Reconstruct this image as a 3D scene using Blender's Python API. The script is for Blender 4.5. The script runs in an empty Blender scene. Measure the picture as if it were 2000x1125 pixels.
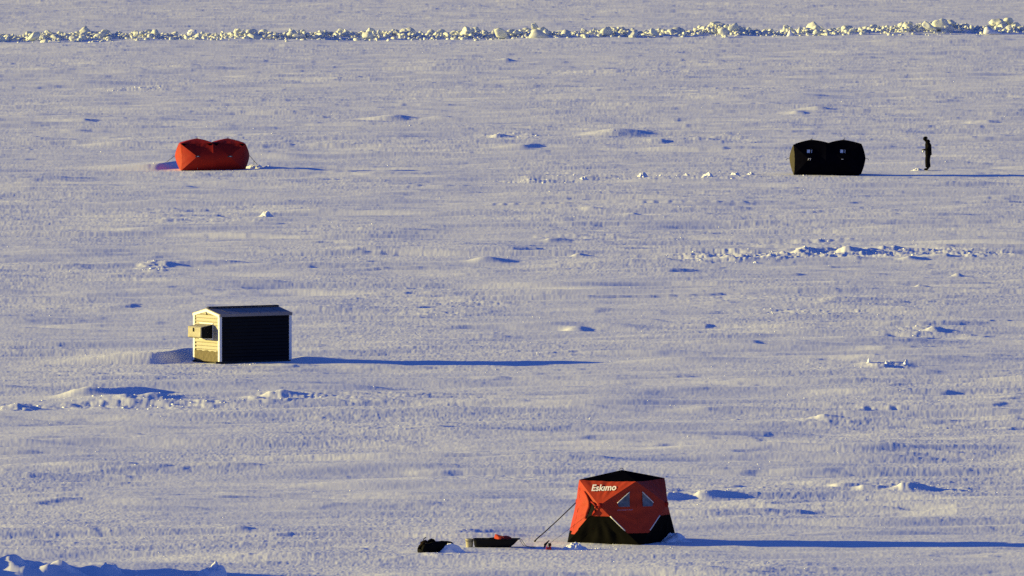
import bpy, bmesh, math, random
import numpy as np
from mathutils import Vector, Matrix

rng = np.random.default_rng(7)
random.seed(7)
scene = bpy.context.scene
COL = scene.collection
R = math.radians

# ------------------------------------------------------------------ camera
F = 24000.0          # focal length in pixels of a 2000 px wide picture
H = 22.0             # height of the lens above the ice
YH = -485.0          # row of the horizon
PITCH = math.atan((562.5 - YH) / F)
cam_d = bpy.data.cameras.new("camera")
cam_d.sensor_width = 36.0
cam_d.lens = 36.0 * F / 2000.0
cam_d.clip_start = 1.0
cam_d.clip_end = 30000.0
cam = bpy.data.objects.new("camera", cam_d)
cam.location = (0, 0, H)
cam.rotation_euler = (R(90) - PITCH, 0, 0)
COL.objects.link(cam)
scene.camera = cam

# ------------------------------------------------------------------ light
SUN_EL = R(9.3)
SUN_DIR = Vector((-math.cos(R(5.0)) * math.cos(SUN_EL), math.sin(R(5.0)) * math.cos(SUN_EL), math.sin(SUN_EL)))
world = bpy.data.worlds.new("World")
scene.world = world
world.use_nodes = True
wn = world.node_tree
bg = wn.nodes["Background"]
sky = wn.nodes.new("ShaderNodeTexSky")
sky.sky_type = 'NISHITA'
sky.sun_disc = False
sky.sun_elevation = SUN_EL
sky.sun_rotation = R(-85.0)
sky.air_density = 1.0
sky.dust_density = 0.0
sky.ozone_density = 6.0
mul = wn.nodes.new("ShaderNodeMix")
mul.data_type = 'RGBA'
mul.blend_type = 'MULTIPLY'
mul.inputs[0].default_value = 1.0
mul.inputs[7].default_value = (0.60, 0.46, 0.74, 1)
wn.links.new(sky.outputs[0], mul.inputs[6])
wn.links.new(mul.outputs[2], bg.inputs[0])
bg.inputs[1].default_value = 0.12
sun_d = bpy.data.lights.new("sun", 'SUN')
sun_d.energy = 4.45
sun_d.angle = R(0.5)
sun_d.color = (1.0, 0.82, 0.245)
sun = bpy.data.objects.new("sun", sun_d)
sun.rotation_euler = SUN_DIR.to_track_quat('Z', 'Y').to_euler()
COL.objects.link(sun)

scene.view_settings.view_transform = 'Standard'
scene.view_settings.look = 'None'
scene.view_settings.exposure = 0.94
scene.view_settings.gamma = 1.0
scene.render.engine = 'CYCLES'
scene.cycles.use_denoising = False
scene.cycles.sample_clamp_indirect = 1.5
scene.cycles.max_bounces = 6
scene.cycles.diffuse_bounces = 4

# ------------------------------------------------------------------ where things stand
cp, sp = math.cos(PITCH), math.sin(PITCH)

def ray(px, py):
    b = (562.5 - py) / F
    return Vector(((px - 1000.0) / F, cp + b * sp, -sp + b * cp))

def gp(px, py):
    """point of the ice seen at a place of the picture"""
    d = ray(px, py)
    t = H / -d.z
    return Vector((d.x * t, d.y * t, 0.0))

def scale_at(py):
    return (py - YH) / H

# ------------------------------------------------------------------ materials
def mat(name, color, rough=0.7, var=0.12, vscale=6.0, bump=0.0, bscale=30.0, metal=0.0, spec=0.3, sheen=0.0):
    m = bpy.data.materials.new(name)
    m.use_nodes = True
    nt = m.node_tree
    p = nt.nodes["Principled BSDF"]
    p.inputs["Roughness"].default_value = rough
    p.inputs["Metallic"].default_value = metal
    p.inputs["Specular IOR Level"].default_value = spec
    tc = nt.nodes.new("ShaderNodeTexCoord")
    n = nt.nodes.new("ShaderNodeTexNoise")
    n.inputs["Scale"].default_value = vscale
    n.inputs["Detail"].default_value = 4
    nt.links.new(tc.outputs["Object"], n.inputs["Vector"])
    r = nt.nodes.new("ShaderNodeValToRGB")
    r.color_ramp.elements[0].position = 0.3
    r.color_ramp.elements[1].position = 0.7
    c = np.array(color[:3])
    r.color_ramp.elements[0].color = (*np.clip(c * (1 - var), 0, 1), 1)
    r.color_ramp.elements[1].color = (*np.clip(c * (1 + var), 0, 1), 1)
    nt.links.new(n.outputs["Fac"], r.inputs["Fac"])
    nt.links.new(r.outputs["Color"], p.inputs["Base Color"])
    if bump > 0:
        n2 = nt.nodes.new("ShaderNodeTexNoise")
        n2.inputs["Scale"].default_value = bscale
        n2.inputs["Detail"].default_value = 3
        nt.links.new(tc.outputs["Object"], n2.inputs["Vector"])
        b = nt.nodes.new("ShaderNodeBump")
        b.inputs["Strength"].default_value = bump
        b.inputs["Distance"].default_value = 0.02
        nt.links.new(n2.outputs["Fac"], b.inputs["Height"])
        nt.links.new(b.outputs["Normal"], p.inputs["Normal"])
    return m

M = {}
M['snow'] = mat("snow", (0.86, 0.87, 0.89), 0.65, 0.02, 0.8, spec=0.2)
M['ice'] = mat("rubble_ice", (0.84, 0.85, 0.82), 0.55, 0.05, 1.5, 0.3, 8.0, spec=0.4)
M['red'] = mat("red_fabric", (0.29, 0.014, 0.008), 0.65, 0.06, 4.0, 0.25, 9.0, spec=0.12)
M['orange'] = mat("orange_red_fabric", (0.35, 0.036, 0.016), 0.65, 0.06, 4.0, 0.25, 9.0, spec=0.12)
M['black_fabric'] = mat("black_fabric", (0.0022, 0.0022, 0.0048), 0.85, 0.25, 5.0, 0.3, 9.0, spec=0.0)
M['olive_fabric'] = mat("charcoal_fabric", (0.0048, 0.0045, 0.0038), 0.8, 0.15, 5.0, 0.3, 7.0, spec=0.02)
M['sunlit_end_fabric'] = mat("sunlit_end_fabric", (0.062, 0.056, 0.044), 0.8, 0.12, 5.0, 0.3, 7.0, spec=0.0)  # black tent's sunward end, its sunlit tone put into the colour
M['door_shade'] = mat("inner_shade", (0.006, 0.006, 0.006), 0.9, 0.2, spec=0.05)
M['white_print'] = mat("white_print", (0.80, 0.79, 0.78), 0.6, 0.04)
M['grey_print'] = mat("mauve_print", (0.42, 0.30, 0.40), 0.6, 0.05)
M['piping'] = mat("reflective_piping", (0.66, 0.65, 0.63), 0.4, 0.08)
M['clear_pane'] = mat("plastic_window", (0.09, 0.10, 0.12), 0.2, 0.5, 9.0, spec=0.6)
M['reflecting_pane'] = mat("reflecting_window", (0.92, 0.90, 0.86), 0.5, 0.06, 14.0, spec=0.3)  # frosted pane with the bright snow's reflection put into its colour
M['rope'] = mat("dark_rope", (0.025, 0.024, 0.025), 0.8, 0.2, 30)
M['metal_dark'] = mat("dark_metal", (0.05, 0.05, 0.055), 0.45, 0.2, 12, metal=0.6)
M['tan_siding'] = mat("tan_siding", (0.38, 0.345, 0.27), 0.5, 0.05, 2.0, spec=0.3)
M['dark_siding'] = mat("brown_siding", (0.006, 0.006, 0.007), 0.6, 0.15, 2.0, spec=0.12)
M['white_trim'] = mat("white_trim", (0.82, 0.81, 0.78), 0.45, 0.03)
M['roof_metal'] = mat("roof_sheet", (0.22, 0.20, 0.20), 0.5, 0.06, 1.5, spec=0.4)
M['seam_dark'] = mat("roof_seam", (0.09, 0.085, 0.09), 0.6, 0.06, 1.5)
M['ridge_dark'] = mat("dark_ridge_cap", (0.012, 0.012, 0.014), 0.5, 0.1)
M['frost_board'] = mat("frosted_board", (0.13, 0.105, 0.06), 0.8, 0.25, 9.0, 0.5, 40.0)
M['box_foil'] = mat("insulation_panel", (0.32, 0.29, 0.22), 0.45, 0.12, 5.0, 0.8, 5.0)
M['tub_plastic'] = mat("black_plastic", (0.006, 0.006, 0.007), 0.5, 0.2, 8.0, spec=0.12)
M['bucket'] = mat("cream_plastic", (0.42, 0.38, 0.27), 0.45, 0.06, 6.0)
M['red_cloth'] = mat("red_cloth", (0.36, 0.03, 0.015), 0.8, 0.15, 9.0, 0.4, 20.0)
M['bag'] = mat("black_canvas", (0.005, 0.005, 0.005), 0.85, 0.3, 7.0, 0.4, 18.0, spec=0.05)
M['sunlit_canvas'] = mat("sunlit_canvas", (0.014, 0.009, 0.006), 0.85, 0.25, 7.0, 0.4, 18.0, spec=0.05)  # black canvas with its sunlit brown put into the colour
M['red_plastic'] = mat("red_plastic", (0.50, 0.03, 0.03), 0.4, 0.08)
M['black_cloth'] = mat("black_cloth", (0.0045, 0.0045, 0.005), 0.9, 0.25, 9.0, 0.3, 30.0, spec=0.04)
M['dark_trousers'] = mat("dark_trousers", (0.008, 0.0075, 0.007), 0.9, 0.25, 9.0, 0.3, 30.0, spec=0.04)
M['skin'] = mat("skin", (0.42, 0.24, 0.16), 0.6, 0.05)
M['white_plastic'] = mat("white_plastic", (0.85, 0.84, 0.80), 0.3, 0.03)

# ice lets a little light through
nt = M['ice'].node_tree
p = nt.nodes["Principled BSDF"]
tr = nt.nodes.new("ShaderNodeBsdfTranslucent")
tr.inputs["Color"].default_value = (0.78, 0.84, 0.66, 1)
mx = nt.nodes.new("ShaderNodeMixShader")
mx.inputs[0].default_value = 0.22
nt.links.new(p.outputs[0], mx.inputs[1])
nt.links.new(tr.outputs[0], mx.inputs[2])
nt.links.new(mx.outputs[0], nt.nodes["Material Output"].inputs["Surface"])

# ------------------------------------------------------------------ object helpers
def tag(o, label=None, cat=None, group=None, kind=None):
    if label: o['label'] = label
    if cat: o['category'] = cat
    if group: o['group'] = group
    if kind: o['kind'] = kind
    return o

def thing(name, label, cat, loc=(0, 0, 0), rotz=0.0, group=None):
    o = bpy.data.objects.new(name, None)
    COL.objects.link(o)
    o.location = loc
    o.rotation_euler = (0, 0, rotz)
    o.empty_display_size = 0.2
    return tag(o, label, cat, group)

def link(name, me, material, parent=None, smooth=False):
    o = bpy.data.objects.new(name, me)
    COL.objects.link(o)
    if material is not None and len(me.materials) == 0:
        me.materials.append(material)
    if parent is not None:
        o.parent = parent
    if smooth:
        me.polygons.foreach_set("use_smooth", np.ones(len(me.polygons), dtype=bool))
    return o

def obj(name, bm, material, parent=None, smooth=False):
    me = bpy.data.meshes.new(name)
    bm.normal_update()
    bm.to_mesh(me)
    bm.free()
    return link(name, me, material, parent, smooth)

def add_box(bm, lo, hi, bevel=0.0):
    r = bmesh.ops.create_cube(bm, size=1.0)
    vs = r['verts']
    for v in vs:
        v.co = Vector([lo[i] + (v.co[i] + 0.5) * (hi[i] - lo[i]) for i in range(3)])
    if bevel > 0:
        es = list({e for v in vs for e in v.link_edges})
        bmesh.ops.bevel(bm, geom=es, offset=bevel, segments=2, affect='EDGES', profile=0.5)

def add_tube(bm, pts, rad, n=8):
    pts = [Vector(p) for p in pts]
    rads = rad if isinstance(rad, (list, tuple)) else [rad] * len(pts)
    rings = []
    for i, p in enumerate(pts):
        d = (pts[min(i + 1, len(pts) - 1)] - pts[max(i - 1, 0)]).normalized()
        a = Vector((0, 0, 1)) if abs(d.z) < 0.9 else Vector((1, 0, 0))
        u = d.cross(a).normalized()
        w = d.cross(u).normalized()
        rings.append([bm.verts.new(p + (u * math.cos(2 * math.pi * k / n) + w * math.sin(2 * math.pi * k / n)) * rads[i]) for k in range(n)])
    for i in range(len(rings) - 1):
        for k in range(n):
            bm.faces.new((rings[i][k], rings[i][(k + 1) % n], rings[i + 1][(k + 1) % n], rings[i + 1][k]))
    bm.faces.new(rings[0][::-1])
    bm.faces.new(rings[-1])

def add_poly(bm, pts):
    return bm.faces.new([bm.verts.new(Vector(p)) for p in pts])

def add_prism(bm, pts, off):
    """a flat outline given a thickness"""
    off = Vector(off)
    a = [bm.verts.new(Vector(p)) for p in pts]
    b = [bm.verts.new(Vector(p) + off) for p in pts]
    n = len(pts)
    bm.faces.new(a[::-1])
    bm.faces.new(b)
    for i in range(n):
        bm.faces.new((a[i], a[(i + 1) % n], b[(i + 1) % n], b[i]))
    bmesh.ops.recalc_face_normals(bm, faces=bm.faces)

def skin_mesh(name, verts, edges, radii, root=0, sub=2):
    me = bpy.data.meshes.new(name + "_cage")
    me.from_pydata([tuple(v) for v in verts], edges, [])
    o = bpy.data.objects.new(name + "_cage", me)
    COL.objects.link(o)
    o.modifiers.new("skin", 'SKIN')
    for i, r in enumerate(radii):
        d = me.skin_vertices[0].data[i]
        d.radius = r if isinstance(r, (tuple, list)) else (r, r)
        d.use_root = (i == root)
    s = o.modifiers.new("sub", 'SUBSURF')
    s.levels = s.render_levels = sub
    dg = bpy.context.evaluated_depsgraph_get()
    out = bpy.data.meshes.new_from_object(o.evaluated_get(dg))
    bpy.data.objects.remove(o)
    bpy.data.meshes.remove(me)
    out.name = name
    return out

# ------------------------------------------------------------------ noise
GRAD = np.array([[math.cos(a), math.sin(a)] for a in np.linspace(0, 2 * math.pi, 256, endpoint=False)], dtype=np.float32)

def _h(ix, iy, seed):
    with np.errstate(over='ignore'):
        h = ix.astype(np.uint32) * np.uint32(374761393) + iy.astype(np.uint32) * np.uint32(668265263) + np.uint32((seed * 974634777) & 0xffffffff)
        h ^= h >> np.uint32(13)
        h *= np.uint32(1274126177)
        h ^= h >> np.uint32(16)
    return (h & np.uint32(255)).astype(np.int32)

def pn(x, y, seed=0):
    x0 = np.floor(x); y0 = np.floor(y)
    fx = (x - x0).astype(np.float32); fy = (y - y0).astype(np.float32)
    ix = x0.astype(np.int32); iy = y0.astype(np.int32)
    u = fx * fx * fx * (fx * (fx * 6 - 15) + 10)
    v = fy * fy * fy * (fy * (fy * 6 - 15) + 10)
    def g(dx, dy):
        gr = GRAD[_h(ix + dx, iy + dy, seed)]
        return gr[..., 0] * (fx - dx) + gr[..., 1] * (fy - dy)
    a = g(0, 0); b = g(1, 0); c = g(0, 1); d = g(1, 1)
    return ((a + u * (b - a)) * (1 - v) + (c + u * (d - c)) * v) * 1.5

def sstep(a, b, x):
    t = np.clip((x - a) / (b - a), 0, 1)
    return t * t * (3 - 2 * t)

# ------------------------------------------------------------------ the ice: relief as a function of the place
# drifts: (px, py of the crest's foot, height, windward length, lee length, half width across, turn of the crest)
DRIFTS = []
def drift(px, py, h, lw, ls, wy, skew=0.0):
    g = gp(px, py)
    DRIFTS.append((g.x, g.y, h, lw, ls, wy, skew))

drift(872, 228, 0.14, 2.5, 0.8, 1.6)
drift(1290, 275, 0.10, 2.0, 0.6, 2.2)
drift(740, 337, 0.14, 4.0, 3.5, 1.8)
drift(975, 265, 0.15, 0.9, 0.8, 1.5)
drift(1560, 220, 0.13, 1.4, 0.6, 1.6)
drift(170, 236, 0.16, 3.4, 0.7, 1.5)
drift(65, 250, 0.14, 2.4, 0.9, 1.2)
drift(150, 256, 0.10, 2.0, 0.9, 1.2)
drift(1928, 238, 0.14, 1.8, 0.8, 1.4)
drift(985, 119, 0.18, 1.2, 0.9, 1.6)
drift(1245, 60, 0.0, 1, 1, 1)
drift(1128, 496, 0.14, 0.5, 0.8, 0.7, 0.2)
drift(1075, 468, 0.11, 0.5, 1.1, 0.8, 0.3)
drift(1155, 411, 0.08, 0.9, 1.0, 0.8)
drift(1235, 417, 0.09, 1.4, 0.5, 0.9)
drift(515, 419, 0.16, 0.35, 0.35, 0.45)
drift(1500, 502, 0.16, 0.5, 0.6, 0.9, 0.3)
drift(1565, 492, 0.20, 0.6, 0.9, 0.9, 0.3)
drift(1655, 491, 0.22, 0.6, 1.2, 1.0, 0.3)
drift(1775, 505, 0.16, 0.7, 0.9, 0.8, 0.2)
drift(1420, 506, 0.13, 0.4, 0.7, 0.7, 0.2)
drift(1840, 500, 0.16, 1.8, 0.4, 0.8, 0.3)
drift(300, 776, 0.12, 0.6, 1.1, 0.9, 0.2)
drift(540, 773, 0.20, 0.7, 1.4, 0.7, 0.3)
drift(30, 792, 0.12, 1.2, 0.5, 0.3)
drift(1302, 970, 0.16, 0.5, 0.45, 0.5, 0.6)
drift(1375, 968, 0.15, 0.4, 0.9, 0.5, 0.5)
drift(1775, 957, 0.18, 0.7, 1.0, 0.7, 0.3)
drift(1640, 950, 0.10, 0.5, 1.1, 0.5)
drift(1690, 957, 0.09, 0.5, 0.9, 0.5)
drift(1822, 646, 0.16, 0.6, 0.7, 0.7, 0.3)
drift(1125, 640, 0.13, 0.8, 0.6, 0.8)
drift(1795, 560, 0.12, 0.4, 0.8, 0.6)
drift(1870, 535, 0.12, 0.35, 0.4, 0.5)
drift(1610, 818, 0.12, 0.7, 0.9, 0.5)
drift(1440, 812, 0.10, 0.4, 0.4, 0.4)
drift(860, 920, 0.06, 1.4, 0.7, 0.5)
drift(470, 1034, 0.06, 1.0, 0.5, 0.4)
drift(1880, 830, 0.05, 3.0, 2.0, 0.5)
drift(60, 1058, 0.05, 1.4, 0.9, 0.4)
drift(30, 914, 0.05, 0.8, 0.6, 0.5)
drift(800, 320, 0.06, 3, 1.2, 1.0)
# hollows scoured beside the shelters: a crest upwind, then a drop
# low drifts downwind of the shelters
drift(600, 700, 0.10, 0.8, 4.0, 0.7)
drift(520, 330, 0.20, 0.5, 2.2, 1.4)
drift(600, 331, 0.10, 1.5, 2.0, 0.9)
# shore bank at the lower left, and a mound added to shade it
drift(-170, 1122, 1.5, 2.5, 1.5, 4.5)  # the added mound, out of view past the left edge
drift(20, 1132, 0.66, 1.6, 1.2, 1.7, 0.15)
drift(105, 1134, 0.46, 0.8, 1.1, 1.0)
drift(205, 1128, 0.22, 0.6, 0.6, 0.5)
drift(330, 1122, 0.12, 0.8, 1.0, 0.5)

# broken snow: (px, py, half width px, half depth px, amplitude)
PATCH = [(1430, 500, 150, 12, 0.17), (1640, 492, 150, 12, 0.17), (1800, 492, 150, 10, 0.11), (1925, 494, 130, 8, 0.12), (1560, 470, 240, 8, 0.05), (290, 786, 220, 12, 0.07),
         (560, 775, 90, 13, 0.09), (30, 791, 70, 7, 0.09), (300, 519, 40, 9, 0.13), (1740, 712, 70, 7, 0.10),
         (1350, 962, 90, 9, 0.07), (1780, 953, 120, 9, 0.09), (1290, 345, 340, 7, 0.06), (1050, 352, 110, 5, 0.09),
         (200, 1125, 260, 16, 0.07), (60, 1120, 190, 26, 0.10), (1570, 608, 170, 10, 0.07), (1800, 648, 90, 10, 0.06),
         (1500, 582, 260, 12, 0.04), (900, 590, 160, 12, 0.05), (860, 612, 90, 8, 0.05), (410, 428, 140, 12, 0.05),
         (1140, 462, 120, 8, 0.05), (700, 772, 170, 14, 0.05), (1000, 930, 260, 16, 0.03), (1620, 820, 100, 10, 0.05),
         (1000, 265, 80, 8, 0.07), (1400, 270, 110, 8, 0.06), (270, 172, 90, 6, 0.07), (1210, 140, 200, 8, 0.05),
         (1220, 1050, 130, 16, 0.05), (860, 1082, 60, 6, 0.04), (1400, 1105, 260, 12, 0.03)]

# places kept level under the things that stand there: (px, py, radius in metres)
LEVEL = [(1216, 1055, 1.7), (853, 1076, 0.7), (965, 1066, 0.8), (1068, 1068, 0.25), (485, 700, 2.0), (412, 328, 2.1),
         (1612, 337, 2.2), (1811, 331, 0.45)]

# level lanes under the larger things and their long shadows: (px from, px to, py, half width in metres)
_lanes = []
for (pa, pb, py, hw) in ((800, 2100, 1060, 3.2), (250, 1150, 703, 3.0), (290, 560, 330, 3.0), (1500, 2100, 337, 3.5)):
    ga, gb = gp(pa, py), gp(pb, py)
    _lanes.append((ga.x, gb.x, ga.y, hw))

_patches = []
for (px, py, wx, wy, a) in PATCH:
    g = gp(px, py)
    _patches.append((g.x, g.y, wx / scale_at(py), wy * (gp(px, py - 1).y - g.y), a))
_level = [(gp(px, py).x, gp(px, py).y, r) for (px, py, r) in LEVEL]

def ridge_py(px):
    return 80.5 - 17.5 * (px / 2000.0) ** 1.0
_g0, _g1 = gp(0, ridge_py(0)), gp(2000, ridge_py(2000))
RIDGE_B = (_g1.y - _g0.y) / (_g1.x - _g0.x)
RIDGE_A = _g0.y - RIDGE_B * _g0.x
def ridge_profile(x):
    return 0.55 + 0.45 * pn(np.asarray(x) / 3.2, np.zeros_like(np.asarray(x)) + 5.5, 31) + 0.25 * pn(np.asarray(x) / 1.1, np.zeros_like(np.asarray(x)) + 2.5, 32)

# drifts with a hollow behind them, left of the shack and of the red tent: px, py, height, width of the drop, depth kept, slant
HOLLOWS = []
for (px, py, h, ls, dn, df, k, lw) in ((322, 704, 0.37, 0.55, 1.3, 6.0, 0.40, 6.5), (318, 328, 0.28, 0.5, 1.5, 7.0, 0.30, 6.5),
        (200, 772, 0.30, 1.5, 0.9, 2.6, 1.0, 1.2), (757, 231, 0.27, 1.9, 1.2, 6.0, 0.15, 3.4), (1195, 263, 0.26, 2.6, 1.0, 6.0, 0.2, 3.0),
        (1020, 288, 0.20, 1.0, 1.0, 5.0, 0.15, 3.0), (1600, 213, 0.20, 1.2, 1.0, 5.0, 0.15, 2.2), (945, 509, 0.16, 1.7, 0.6, 2.4, 0.4, 1.0)):
    g = gp(px, py)
    HOLLOWS.append((g.x, g.y, h, ls, dn, df, k, lw))

# rows of old footprints, each with its thrown-up rim
STEPS = []
for (xa, ya, xb, yb) in ((960, 398, 1500, 394), (0, 291.5, 110, 289), (1780, 626, 2000, 624), (1690, 795, 1790, 794), (1480, 470, 1680, 462)):
    pa, pb = gp(xa, ya), gp(xb, yb)
    nst = max(2, int((pb - pa).length / 0.62))
    for k in range(nst):
        q = pa.lerp(pb, (k + rng.uniform(-0.2, 0.2)) / nst)
        STEPS.append((q.x, q.y + rng.uniform(-0.12, 0.12), rng.uniform(0.005, 0.03)))

A = R(12)
def terrain(x, y):
    x = np.asarray(x, dtype=np.float64); y = np.asarray(y, dtype=np.float64)
    u = x * math.cos(A) + y * math.sin(A)
    v = -x * math.sin(A) + y * math.cos(A)
    broad = pn(x / 14.0, y / 30.0, 1)
    rough = 0.70 + 0.7 * sstep(-0.35, 0.45, pn(x / 9.0 + 3, y / 22.0, 2))
    w = pn(u / 5.0, v / 2.4, 9) * 0.6
    n1 = pn(u / 5.2 + w, v / 1.15 + w, 3)
    n2 = pn(u / 3.2 + w, v / 0.45 + w, 4)
    n0 = pn(x / 4.6 + w, y / 1.9, 14)
    nb = pn(x / 9.0 + w, y / 7.0, 15)
    r2 = 1.0 - np.abs(pn(u / 4.4 + w, v / 0.9, 5)) * 2.0
    n3 = pn(x / 0.55, y / 0.26, 6)
    n3b = pn(x / 0.27, y / 0.19, 16)
    n4 = pn(x / 0.13, y / 0.15, 7)
    n5 = pn(x / 0.06, y / 0.13, 8)
    w2 = 0.5 * pn(x / 7.0, y / 3.0, 17)
    l1 = pn(x / 18.0 + 0.02 * y + w2, y / 4.0 - x / 40.0 + w2, 11)
    l2 = pn(x / 9.0 + w2, y / 2.0 - x / 22.0 + w2, 12)
    l3 = pn(x / 24.0 + w2, y / 9.0 - x / 80.0, 13)
    big = 0.04 * broad + 0.13 * l1 + 0.075 * l2 + 0.13 * l3 + 0.02 * nb
    for (x0, x1, y0, hw) in _lanes:
        sel = (x > x0 - 4) & (x < x1 + 4) & (np.abs(y - y0) < hw * 2)
        if sel.any():
            big[sel] *= 1 - 0.92 * (1 - sstep(hw, hw * 2, np.abs(y[sel] - y0))) * sstep(x0 - 4, x0, x[sel]) * (1 - sstep(x1, x1 + 4, x[sel]))
    z = big + 0.010 * n0 + 0.027 * n1 + rough * (0.009 * n2 + 0.014 * np.clip(r2, 0, 1) ** 3 + 0.0034 * n3 + 0.0040 * n3b + 0.0046 * n4 + 0.0030 * n5)
    # wind-cut steps: a long rise, then a short drop downwind
    for (lx, ly, amp, drop, sd) in ((6.5, 2.0, 0.048, 0.18, 51), (3.1, 1.0, 0.020, 0.22, 52), (13.0, 3.6, 0.066, 0.11, 53)):
        ph = x / lx + 0.25 * y / ly + 0.9 * pn(x / (lx * 1.3), y / ly, sd) + 0.35 * pn(x / (lx * 0.35), y / (ly * 0.5), sd + 20)
        fr = ph - np.floor(ph)
        saw = np.where(fr < 1 - drop, fr / (1 - drop), (1 - fr) / drop)
        saw = saw * saw * (3 - 2 * saw)
        z += amp * saw * sstep(-0.05, 0.6, pn(x / (lx * 1.6) + 7, y / (ly * 1.4), sd + 40))
    z -= 0.062
    yl = RIDGE_A + RIDGE_B * x
    z += 0.34 * np.clip(ridge_profile(x), 0.1, 1.3) * np.exp(-((y - yl - 2.0) / 3.2) ** 2)
    for (cx, cy, r) in _level:
        sel = (np.abs(x - cx) < 2.2 * r) & (np.abs(y - cy) < 2.2 * r)
        if sel.any():
            d = np.hypot(x[sel] - cx, y[sel] - cy) / r
            z[sel] *= 0.25 + 0.75 * sstep(0.9, 1.8, d)
    for (cx, cy, h, lw, ls, wy, sk) in DRIFTS:
        if h == 0: continue
        sel = (x > cx - lw * 1.5 - 4) & (x < cx + ls * 1.6 + 4) & (np.abs(y - cy) < wy * 2.6)
        if not sel.any(): continue
        yy = (y[sel] - cy) / wy
        dx = x[sel] - cx - sk * ls * (yy * yy + yy) + 0.18 * lw * pn(x[sel] / (0.6 * lw), y[sel] / (0.5 * wy), 21)
        prof = np.where(dx < 0, sstep(-lw, 0.0, dx) ** 1.3, 1 - sstep(0.0, ls, dx))
        z[sel] += h * prof * np.exp(-yy * yy * 1.3) * (1 + 0.14 * pn(x[sel] / 0.5, y[sel] / 0.7, 22))
    for (cx, cy, h) in STEPS:
        sel = (np.abs(x - cx) < 0.5) & (np.abs(y - cy) < 1.2)
        if not sel.any(): continue
        dx = x[sel] - cx; dy = y[sel] - cy
        z[sel] += h * np.exp(-(dx / 0.13) ** 2 - (dy / 0.4) ** 2) - 0.7 * h * np.exp(-((dx - 0.22) / 0.12) ** 2 - (dy / 0.4) ** 2)
    for (cx, cy, h, ls, dn, df, k, lw) in HOLLOWS:
        sel = (x > cx - 10) & (x < cx + 6) & (np.abs(y - cy) < 16)
        if not sel.any(): continue
        dy = y[sel] - cy
        dx = x[sel] - (cx + k * dy)
        prof = np.where(dx < 0, sstep(-lw, 0.0, dx) ** 1.5, 1 - sstep(0.0, ls, dx))
        z[sel] += h * prof * sstep(-dn * 1.5, -dn * 0.4, dy) * (1 - sstep(df * 0.3, df, dy))
    for i, (cx, cy, wx, wy, a) in enumerate(_patches):
        sel = (np.abs(x - cx) < wx * 1.3) & (np.abs(y - cy) < wy * 1.3)
        if not sel.any(): continue
        xs = x[sel]; ys = y[sel]
        d = np.hypot((xs - cx) / wx, (ys - cy) / wy) + 0.35 * pn(xs / 1.3, ys / 2.5, 40 + i)
        m = 1 - sstep(0.45, 1.05, d)
        k = np.abs(pn(xs / 0.8 + ys / 3.0, ys / 1.1, 60 + i)) * 1.2 + np.abs(pn(xs / 0.25, ys / 0.6, 90 + i)) * 0.5 + 0.9 * pn(xs / 2.0, ys / 1.8, 130 + i)
        z[sel] += 0.62 * a * m * k
    return z

def build_ground():
    rows = np.arange(1215.0, -80.0, -0.8)
    yr = np.array([gp(1000, r).y for r in rows])
    near = np.array([-400.0, -150.0, 0.0, 80.0, 150.0, 200.0, 240.0, 270.0])
    near = near[near < yr[0] - 5]
    far = yr[-1] * np.array([1.1, 1.25, 1.5, 2, 3, 4.5, 7, 11])
    yr = np.concatenate([near, yr, far])
    fine = np.linspace(-1.22, 1.22, 1460)
    mid_ = np.linspace(1.23, 2.6, 120)
    core = np.concatenate([-mid_[::-1], fine, mid_])
    ext = np.array([2.8, 3.2, 4.0, 5.0, 7.0, 14.0, 30.0, 70.0])
    cu = np.concatenate([-ext[::-1], core, ext])
    hw = np.maximum(yr, 120.0) * (1000.0 / F)
    X = (cu[None, :] * hw[:, None])
    Y = np.broadcast_to(yr[:, None], X.shape).copy()
    Z = np.zeros_like(X)
    fade = (np.abs(cu) < 1.3).astype(float)[None, :] * ((yr > 285) & (yr < 1350)).astype(float)[:, None]
    i0 = len(near); i1 = len(yr) - len(far)
    j0 = len(ext); j1 = len(cu) - len(ext)
    step = 120
    for i in range(i0, i1, step):
        e = min(i + step, i1)
        Z[i:e, j0:j1] = terrain(X[i:e, j0:j1], Y[i:e, j0:j1])
    nr, nc = X.shape
    co = np.stack([X, Y, Z], axis=-1).reshape(-1, 3).astype(np.float32)
    idx = np.arange(nr * nc, dtype=np.int32).reshape(nr, nc)
    q = np.stack([idx[:-1, :-1], idx[:-1, 1:], idx[1:, 1:], idx[1:, :-1]], axis=-1).reshape(-1, 4)
    me = bpy.data.meshes.new("snow_field")
    me.vertices.add(len(co))
    me.vertices.foreach_set("co", co.ravel())
    me.loops.add(q.size)
    me.loops.foreach_set("vertex_index", q.ravel())
    me.polygons.add(len(q))
    me.polygons.foreach_set("loop_start", np.arange(0, q.size, 4, dtype=np.int32))
    me.update(calc_edges=True)
    me.polygons.foreach_set("use_smooth", np.ones(len(q), dtype=bool))
    o = link("snow_field", me, M['snow'])
    tag(o, kind='structure')
    return o

build_ground()

def ground_z(x, y):
    return float(terrain(np.array([x]), np.array([y]))[0])

# ------------------------------------------------------------------ lumps
def ico(sub):
    bm = bmesh.new()
    bmesh.ops.create_icosphere(bm, subdivisions=sub, radius=1.0)
    v = np.array([w.co[:] for w in bm.verts])
    f = np.array([[w.index for w in g.verts] for g in bm.faces], dtype=np.int32)
    bm.free()
    return v, f

ICO = {k: ico(k) for k in (1, 2, 3)}

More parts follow.
